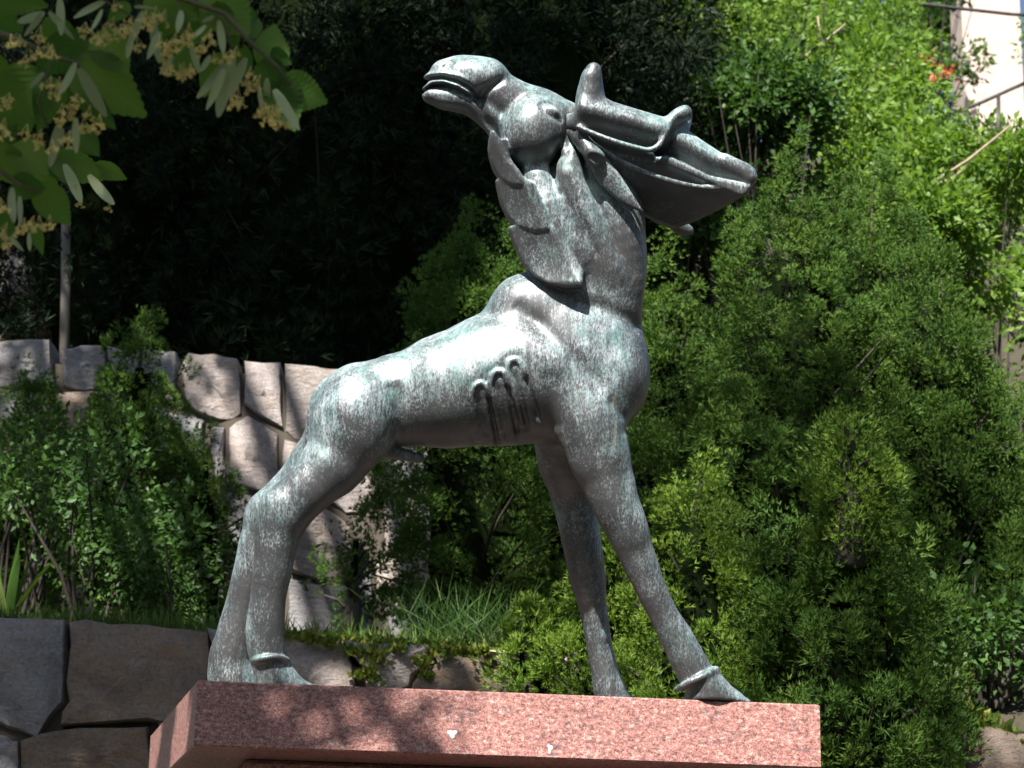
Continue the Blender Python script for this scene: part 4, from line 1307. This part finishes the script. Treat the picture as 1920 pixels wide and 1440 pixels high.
# trees beyond the crest
def far_tree(u, v, Y, rpx, label, seed, mat):
    bush(u, v, Y, rpx, label, seed, mat, 3600, 0.13, 7, 'deciduous_tree', 'tree')
far_tree(1350, -60, 27, 190, 'tree at the top edge beyond the slope, left of the sky gap', 81, M_LEAF_D)
far_tree(1640, -40, 29, 170, 'tree at the top edge beyond the orange flowers', 82, M_LEAF_D)
far_tree(1500, 120, 26, 170, 'tree beyond the shrubs above the tallest juniper', 83, M_LEAF_D)
far_tree(1790, 60, 29, 70, 'small tree beyond the orange flowers left of the pale pillar', 84, M_LEAF_D)
# bare sticks among the sunlit shrubs
for i, (u0, v0, u1, v1, Y, lab) in enumerate(((1730, 355, 1895, 235, 12.6, 'bare pale stick slanting up through the shrub at the right edge'), (1470, 130, 1585, 45, 14.0, 'bare pale stick in the shrub above the antler point'), (1745, 350, 1810, 315, 12.5, 'short pale stick above the rounded juniper at right'), (1535, 72, 1533, 30, 14.0, 'short upright pale stick beside the slanting one above the antlers'))):
    a, b = WY(u0, v0, Y), WY(u1, v1, Y)
    rod('stick', [a, a * .5 + b * .5 + np.array([0.01, 0, -0.015]), b], [0.012, 0.009, 0.006], lab, 'stick', M_TWIG, 6)
# unseen leafy ring added behind the camera to keep sky light off the statue
rs = np.random.default_rng(91)
n = 9000
az = rs.uniform(math.radians(150), math.radians(395), n)      # from the left round behind the camera to the right
rr = rs.uniform(13, 17, n)
zz = rs.random(n) ** 0.9 * (8.0 + 1.2 * np.sin(az * 7))
P = np.stack([rr * np.cos(az), 2 + rr * np.sin(az), zz], 1)
P = P[P[:, 1] < 5.5]
V, T, m, k = scatter((LEAF[0] * [1, 1.5, 1], LEAF[1]), P, rs.normal(size=P.shape), 0.75, rs)
me = mesh_np('sky_blocking_wood', V - np.array([0, -8, 0]), T); attr_float(me, 'rnd', np.repeat(rs.random(len(P)), k))
set_props(obj('sky_blocking_wood', me, M_LEAF_D, None, (0, -8, 0)), 'unseen leafy mass added behind the viewpoint to block sky light', 'wood', None, 'stuff')
# ------------------------------------------------------------------ linden tree: its branch hangs in at the upper left, its crown shades the slope
lin_base = np.array([-3.4, 1.6, 0.0])
lin = empty('linden_tree', tuple(lin_base), 'linden branch with yellow blossom and heart-shaped leaves at the upper left', 'tree')
V, Fs = tube([lin_base, lin_base + [0.1, 0.1, 2.5], lin_base + [0.15, 0.3, 5], lin_base + [0.4, 0.8, 8.5], lin_base + [0.6, 1.2, 12]], [0.26, 0.22, 0.19, 0.13, 0.05], 14)
part('trunk', V, Fs, M_BARK, lin, True)
to_sun = -np.array(SUN_L)
# crown masses: (what they shade: pixel, distance) , height of the mass, radius, leaves
shade = [
    # the hanging branch itself
    ((120, 120, 3.6), 5.6, 0.5, 200), ((400, 60, 3.6), 5.8, 0.45, 180), ((60, 380, 3.6), 5.4, 0.5, 190), ((300, 20, 3.6), 6.3, 0.4, 120),
    # left end of the slab
    ((285, 1395, 6.5), 5.6, 0.16, 90), ((150, 340, 4.5), 6.2, 0.35, 260), ((400, 1330, 6.0), 6.2, 0.06, 5), ((430, 1370, 6.0), 6.2, 0.07, 6), ((505, 1340, 6.0), 6.2, 0.06, 6), ((540, 1385, 6.0), 6.2, 0.07, 6), ((610, 1320, 6.0), 6.2, 0.06, 6), ((650, 1375, 6.0), 6.2, 0.07, 6), ((720, 1330, 6.0), 6.2, 0.06, 6), ((790, 1385, 6.0), 6.2, 0.08, 9), ((860, 1330, 6.0), 6.2, 0.06, 5),
    # lower wall, left
    ((60, 1240, 9.0), 8.0, 0.7, 560), ((250, 1260, 9.0), 8.2, 0.6, 560), ((380, 1250, 9.0), 8.6, 0.42, 260), ((120, 1400, 9.0), 7.6, 0.6, 420), ((780, 1260, 9.0), 9.0, 0.25, 60),
    # terrace shrubs and upper wall, left
    ((60, 800, 12.0), 10.0, 0.8, 600), ((60, 980, 11.0), 9.4, 0.8, 480), ((160, 700, 11.5), 9.8, 0.45, 200), ((180, 600, 12.3), 10.4, 0.7, 500), ((250, 900, 10.8), 9.3, 0.5, 180), ((370, 690, 12.0), 10.2, 0.18, 50),
    # yews and third wall
    ((60, 480, 14.6), 11.5, 1.0, 900), ((330, 420, 13.2), 11.3, 0.75, 800), ((330, 150, 13.2), 11.8, 1.0, 1000), ((620, 400, 13.0), 11.5, 0.75, 800), ((620, 120, 13.0), 12.0, 1.0, 1000),
    ((900, 250, 13.2), 12.0, 0.85, 850), ((900, 20, 13.2), 12.6, 1.0, 1000), ((1130, 60, 13.4), 12.8, 0.8, 700), ((120, 150, 14), 12.2, 1.1, 1000), ((760, 470, 12.8), 11.2, 0.5, 340), ((1180, 250, 13.2), 12.4, 0.5, 260),
    ((480, 40, 13.2), 12.4, 0.8, 700), ((760, 60, 13.2), 12.6, 0.8, 700), ((230, 40, 14), 12.8, 0.9, 800), ((1030, 150, 13.2), 12.2, 0.6, 420), ((40, 60, 15), 13.2, 1.0, 800),
    # broad shade over the tall junipers
    ((1420, 640, 9.9), 11.5, 0.7, 150), ((1640, 740, 9.9), 12.2, 0.8, 190), ((1500, 1000, 8.6), 11.0, 0.45, 80), ((1760, 940, 9.7), 11.6, 0.7, 190), ((1680, 1150, 8.5), 10.8, 0.6, 120), ((1120, -20, 13.4), 13.2, 0.9, 800), ((980, 60, 13.4), 12.6, 0.7, 700), ((1150, 130, 14), 12.9, 0.6, 500), ((700, 0, 13.2), 12.9, 0.8, 600), ((540, 120, 13.2), 12.2, 0.6, 420), ((1000, -120, 13.6), 13.6, 0.9, 700), ((120, 560, 13.5), 11.0, 0.6, 420), ((860, 40, 13.2), 12.8, 0.7, 500), ((1480, 480, 9.9), 12.0, 0.4, 110), ((1250, 560, 10.5), 11.8, 0.35, 110), ((1100, 820, 10.6), 11.0, 0.6, 260), ((1600, 1250, 8.2), 10.4, 0.5, 160), ((900, 1000, 10.3), 10.2, 0.4, 140),
]
rs = np.random.default_rng(77)
parts_, rn = [], []
hub = lin_base + np.array([0.15, 0.3, 5.0])
limbs = []
for (u, v, d), z, r, n in shade:
    t = W(u, v, d)
    c = t + to_sun * ((z - t[2]) / to_sun[2])
    P = c + unit(rs.normal(size=(n, 3))) * (r * rs.random(n) ** 0.45)[:, None] * np.array([1, 1, 0.6])
    D = rs.normal(size=(n, 3)); D[:, 2] -= 0.6
    V, T, m, k = scatter((LEAF[0] * [1, 1.45, 1], LEAF[1]), P, D, 0.085 + 0.05 * rs.random(n), rs)
    parts_.append((V, T)); rn.append(np.repeat(rs.random(n), k))
    st = lin_base + np.array([0.15 + 0.06 * (z - 5), 0.3 + 0.12 * (z - 5), min(z - 1.2, 11)])
    v_, f_ = tube([st, st * .6 + c * .4 + [0, 0, .25], st * .25 + c * .75 + [0, 0, .2], c], [0.06, 0.045, 0.028, 0.01], 6)
    limbs.append((v_, np.array([q for q in f_ if len(q) == 4])))
Vc, Tc = join(parts_)
o = part('crown', Vc, Tc, M_LIND, lin); attr_float(o.data, 'rnd', np.concatenate(rn))
Vb, Fb = join(limbs)
part('limbs', Vb, Fb, M_BARK, lin, True)

# the hanging branch: twigs, leaves, bracts, flowers
DL = 3.6
M_TWIG_G = mat_plain('green brown twig', (0.07, 0.075, 0.03), (0.13, 0.12, 0.05), 60)
def px(u, v, dz=0.0):
    return W(u, v, DL + dz)
twig_in = [np.array(hub), np.array(hub) * .5 + px(-200, -150) * .5 + np.array([0, 0, .3])]
for k, pts in enumerate(([px(-180, -120), px(-20, -40), px(180, -8), px(330, -6), px(420, 25), px(475, 85), px(520, 125), px(545, 160)],
            [px(-120, 20), px(20, 70), px(100, 105), px(145, 118), px(152, 135)],
            [px(-120, 250), px(-20, 305), px(35, 345), px(78, 362)],
            [px(180, -8), px(230, 20), px(255, 35)], [px(330, -6), px(345, 50), px(350, 80)], [px(420, 25), px(430, 70), px(440, 110)], [px(100, 105), px(70, 190), px(90, 240)])):
    r = np.linspace(0.006, 0.0025, len(pts)) if k < 3 else 0.0018
    V, Fs = tube(pts, r, 6); part('twig', V, Fs, M_TWIG_G, lin, True)
V, Fs = tube([hub, hub * .55 + px(-180, -120) * .45 + np.array([0, 0, .35]), px(-180, -120)], [0.04, 0.02, 0.006], 8); part('branch', V, Fs, M_BARK, lin, True)
for q in (px(-120, 20), px(-120, 250)):
    V, Fs = tube([px(-180, -120), (px(-180, -120) + q) / 2 + np.array([-0.03, 0, 0]), q], [0.006, 0.005, 0.004], 6); part('twig', V, Fs, M_TWIG_G, lin, True)

def linden_leaf_mesh(seed):
    r_ = np.random.default_rng(seed)
    n = 23
    xs_ = np.linspace(0, 1, n)
    def half(x):      # heart-shaped outline, pointed tip
        return 0.42 * (np.sin(np.pi * np.clip(x, 0, 1) ** 0.62) ** 0.75) * (1 - 0.35 * x ** 3)
    V, Fs = [], []
    bend = r_.uniform(-0.25, 0.1); fold = r_.uniform(0.10, 0.32); wave = r_.uniform(0, 6)
    for i, x in enumerate(xs_):
        h = half(x)
        if i % 2 == 1: h *= 1.04
        xo = x
        for s, f in ((-1, 1.0), (-1, .5), (0, 0), (1, .5), (1, 1.0)):
            y = s * f * h
            xx = xo - (0.10 * f if x < 0.15 else 0) * (1 - x / 0.15) if x < 0.15 else xo + 0.035 * f * (i % 2)
            z = fold * abs(y) + bend * x * x + 0.035 * math.sin(7 * x + wave) * f + (0.02 * f if i % 2 else 0)
            V.append((xx, y, z))
    for i in range(n - 1):
        for k in range(4):
            Fs.append([i * 5 + k, i * 5 + k + 1, (i + 1) * 5 + k + 1, (i + 1) * 5 + k])
    return mesh_np('linden_leaf', V, Fs, True)

def mat_linden_leaf():
    m, n, b = new_mat('linden leaf')
    co = coords(n)
    s = n.nodes.new('ShaderNodeSeparateXYZ'); n.links.new(co, s.inputs[0])
    ay = math_n(n, 'ABSOLUTE', s.outputs[1])
    t = math_n(n, 'SUBTRACT', s.outputs[0], math_n(n, 'MULTIPLY', ay, 0.8))
    w = math_n(n, 'SINE', math_n(n, 'MULTIPLY', t, 52.0))
    vein = math_n(n, 'GREATER_THAN', w, 0.975)
    mid = math_n(n, 'LESS_THAN', ay, 0.010)
    vn = math_n(n, 'MAXIMUM', vein, mid)
    oi = n.nodes.new('ShaderNodeObjectInfo')
    c = ramp(n, oi.outputs['Random'], [(0, (0.050, 0.118, 0.034)), (0.5, (0.085, 0.172, 0.042)), (1, (0.130, 0.220, 0.052))])
    c2 = mixc(n, math_n(n, 'MULTIPLY', vn, 0.35), c.outputs[0], (0.16, 0.23, 0.08))
    n.links.new(c2, b.inputs['Base Color'])
    b.inputs['Roughness'].default_value = 0.5; b.inputs['Specular IOR Level'].default_value = 0.2
    bump(n, w, 0.10, 0.01, b)
    tr = n.nodes.new('ShaderNodeBsdfTranslucent')
    g = mixc(n, 1.0, c2, (1.6, 1.7, 0.5), 'MULTIPLY'); n.links.new(g, tr.inputs[0])
    mx = n.nodes.new('ShaderNodeMixShader'); mx.inputs[0].default_value = 0.45
    n.links.new(b.outputs[0], mx.inputs[1]); n.links.new(tr.outputs[0], mx.inputs[2])
    n.links.new(mx.outputs[0], n.nodes['Material Output'].inputs[0])
    return m
def mat_thin(name, c, trans=0.35):
    m, n, b = new_mat(name)
    oi = n.nodes.new('ShaderNodeObjectInfo')
    r = ramp(n, oi.outputs['Random'], [(0, tuple(0.75 * q for q in c)), (1, tuple(min(1, 1.15 * q) for q in c))])
    n.links.new(r.outputs[0], b.inputs['Base Color']); b.inputs['Roughness'].default_value = 0.55
    tr = n.nodes.new('ShaderNodeBsdfTranslucent'); n.links.new(r.outputs[0], tr.inputs[0])
    mx = n.nodes.new('ShaderNodeMixShader'); mx.inputs[0].default_value = trans
    n.links.new(b.outputs[0], mx.inputs[1]); n.links.new(tr.outputs[0], mx.inputs[2])
    n.links.new(mx.outputs[0], n.nodes['Material Output'].inputs[0])
    return m
M_LL = mat_linden_leaf(); M_BR = mat_thin('linden bract', (0.44, 0.52, 0.26)); M_FL = mat_thin('linden blossom', (0.88, 0.74, 0.27))
LM = [linden_leaf_mesh(i) for i in range(5)]

def bract_mesh(seed):
    r_ = np.random.default_rng(seed); V, Fs = [], []
    n = 9
    tw = r_.uniform(-1.0, 1.0); bend = r_.uniform(-0.25, 0.25)
    for i in range(n):
        x = i / (n - 1)
        h = 0.115 * (math.sin(math.pi * min(1, x * 0.93 + 0.05)) ** 0.5)
        a = tw * x
        for y, zf in ((-h, 0.02), (0, -0.01), (h, 0.02)):
            V.append((x, y * math.cos(a), y * math.sin(a) + zf + bend * x * x))
    for i in range(n - 1):
        for k in range(2): Fs.append([i * 3 + k, i * 3 + k + 1, (i + 1) * 3 + k + 1, (i + 1) * 3 + k])
    return mesh_np('bract', V, Fs, True)
BM = [bract_mesh(i) for i in range(5)]
def flower_mesh(seed):
    r_ = np.random.default_rng(seed)
    V0 = np.array([(0, 0, 0), (0.5, 0.26, 0.05), (1, 0, 0.0), (0.5, -0.26, 0.05)]); T0 = np.array([(0, 1, 2), (0, 2, 3)])
    parts_ = []
    for c in ((0, 0, 0), (0.9, 0.3, -0.1), (-0.5, 0.8, -0.5), (0.2, -0.7, -0.6)):
        nn = 11
        d = r_.normal(size=(nn, 3)); d[:, 2] -= 0.5
        V, T, m, k = scatter((V0, T0), np.tile(np.array(c) * 0.9, (nn, 1)), d, 0.62, r_)
        parts_.append((V, T))
        v_, f_ = tube([np.array(c) * 0.9, np.array(c) * 0.45 + [0, 0, 0.7], [0, 0, 1.5]], 0.045, 3)
        parts_.append((v_, np.concatenate([[[q[0], q[1], q[2]], [q[0], q[2], q[3]]] for q in f_ if len(q) == 4])))
    V, T = join(parts_)
    return mesh_np('flower', V, T)
FM = [flower_mesh(i) for i in range(4)]
for mm in LM: mm.materials.append(M_LL)
for mm in BM: mm.materials.append(M_BR)
for mm in FM: mm.materials.append(M_FL)
LB = Vector(tuple(lin_base))
def put(name, meshes, u0, v0, u1, v1, dz, i, wide=1.0, tilt=0.5):
    r_ = random.Random(i * 13 + int(u0 * 3 + v0))
    a = Vector(px(u0, v0, dz)); b = Vector(px(u1, v1, dz + r_.uniform(-0.03, 0.03)))
    x = b - a; L = x.length; x.normalize()
    tocam = (CAM - a).normalized()
    y = tocam.cross(x).normalized(); z = x.cross(y)
    m = Matrix((x, y, z)).transposed()
    m = m @ Matrix.Rotation(r_.uniform(-tilt, tilt), 3, 'X') @ Matrix.Rotation(r_.uniform(-0.25, 0.25), 3, 'Y')
    o = bpy.data.objects.new(name, meshes[i % len(meshes)])
    COL.objects.link(o); o.parent = lin
    o.matrix_local = Matrix.Translation(a - LB) @ m.to_4x4() @ Matrix.Diagonal((L, L * wide, L, 1))
    return o
leaves = [(528, 160, 614, 192, 1.0), (520, 160, 558, 256, 0.9), (484, 128, 546, 168, 1.1), (500, 122, 516, 46, 1.0), (510, 100, 552, 118, 1.0), (392, -10, 468, 66, 1.15), (408, 8, 428, 80, 0.8), (430, 50, 446, 90, 1.0), (466, 66, 494, 18, 0.6),
    (288, -20, 380, 38, 1.2), (350, 80, 308, 142, 1.2), (422, 108, 386, 184, 1.1), (352, 30, 372, 66, 0.8), (146, 122, 272, 214, 0.85), (188, 66, 240, 138, 0.9), (152, 72, 62, 136, 0.9), (-30, 112, 26, 160, 0.9), (66, 136, 8, 238, 1.2),
    (98, 150, 76, 242, 0.8), (-10, 276, 26, 348, 1.2), (30, 276, 90, 340, 1.0), (28, 342, 84, 356, 1.1), (72, 352, 138, 424, 0.8), (164, 180, 204, 242, 0.8), (62, 420, 80, 478, 0.5), (152, 246, 186, 292, 0.8), (-20, -14, 90, 12, 0.7), (90, 40, 150, 100, 0.9),
    (240, 10, 200, 40, 0.8), (330, 40, 300, 100, 0.9), (440, 20, 480, 60, 1.0), (455, 95, 470, 150, 0.8), (-20, 20, 40, 60, 1.0), (20, 190, 60, 260, 1.1), (0, 400, -10, 470, 1.0), (120, 60, 110, 120, 0.8), (130, 150, 170, 210, 0.9), (-20, 200, 20, 290, 1.0), (380, 30, 350, 90, 1.0)]
for i, (a, b, c, d, w) in enumerate(leaves):
    put('leaf', LM, a, b, c, d, 0.02 + 0.12 * random.random() if i > 21 else 0.04 * random.random(), i, w, 0.45)
for i, q in enumerate(((100, 300, 205, 335, 0.7), (182, 308, 238, 338, 0.7), (90, 290, 150, 340, 0.9), (60, 300, 110, 350, 0.9))):
    put('leaf', LM, *q[:4], 0.9, i, q[4], 0.5)
bracts = [(198, 2, 134, 28), (192, 18, 180, 57), (84, 24, 28, 44), (82, 22, 46, 72), (92, 22, 140, 73), (112, -4, 116, 58), (142, 118, 116, 186), (148, 128, 199, 219), (82, 136, 54, 166), (252, 12, 294, 18), (268, 20, 250, 84), (285, 35, 291, 113), (248, 66, 238, 106),
    (143, 222, 140, 284), (112, 228, 97, 313), (118, 240, 116, 276), (22, 352, 10, 427), (36, 368, 42, 416), (55, 436, 52, 472), (18, 444, 47, 472), (410, 38, 421, 98), (421, 118, 371, 182), (420, 129, 380, 206), (438, 106, 397, 218), (461, 108, 427, 187), (501, 146, 499, 200), (486, 162, 488, 200),
    (514, 168, 560, 247), (401, 30, 373, 46), (386, 48, 350, 82), (394, 104, 374, 134), (358, 88, 373, 132), (324, 104, 301, 149), (300, 60, 275, 112), (340, 20, 330, 70)]
for i, q in enumerate(bracts): put('bract', BM, *q, -0.04 + 0.05 * random.random(), i, 1.0, 0.5)
for i, q in enumerate(((120, 308, 150, 382), (166, 328, 207, 392))): put('bract', BM, *q, 0.9, i, 1.2, 0.5)
flowers = [(20, 80), (38, 78), (60, 105), (72, 99), (45, 115), (75, 68), (90, 90), (98, 100), (160, 57), (176, 70), (196, 66), (188, 76), (210, 45), (215, 10), (235, 50), (248, 43), (240, 60), (258, 85), (270, 35), (290, 28), (304, 36), (299, 80), (311, 92), (10, 196), (16, 188), (90, 160), (110, 158), (105, 178), (145, 188), (139, 198),
    (118, 208), (130, 216), (167, 214), (186, 232), (175, 241), (155, 236), (115, 226), (75, 255), (70, 266), (125, 262), (98, 276), (10, 252), (4, 238), (5, 436), (10, 456), (45, 425), (57, 419), (34, 432), (91, 420), (74, 422), (5, 388), (325, 80), (322, 92), (312, 97), (345, 80), (352, 62), (376, 96), (380, 88), (396, 78), (392, 68),
    (405, 110), (425, 110), (440, 99), (431, 106), (310, 120), (345, 134), (357, 131), (320, 131), (338, 138), (470, 138), (461, 154), (481, 155), (467, 166), (445, 180), (440, 190), (453, 194), (436, 196), (490, 212), (500, 206), (511, 215), (505, 226), (494, 203), (527, 231), (520, 204), (226, 62), (280, 48), (50, 250), (150, 382), (204, 390), (140, 350)]
for i, (u, v) in enumerate(flowers):
    far = i >= len(flowers) - 3
    s = 0.0095 * random.uniform(0.8, 1.2)
    o = bpy.data.objects.new('flower', FM[i % 4]); COL.objects.link(o); o.parent = lin
    rot = Matrix.Rotation(random.uniform(0, 6.28), 4, 'Z') @ Matrix.Rotation(random.uniform(-.4, .4), 4, 'X')
    o.matrix_local = Matrix.Translation(Vector(px(u, v, 0.9 if far else -0.07 + 0.06 * random.random())) - LB) @ rot @ Matrix.Scale(s, 4)
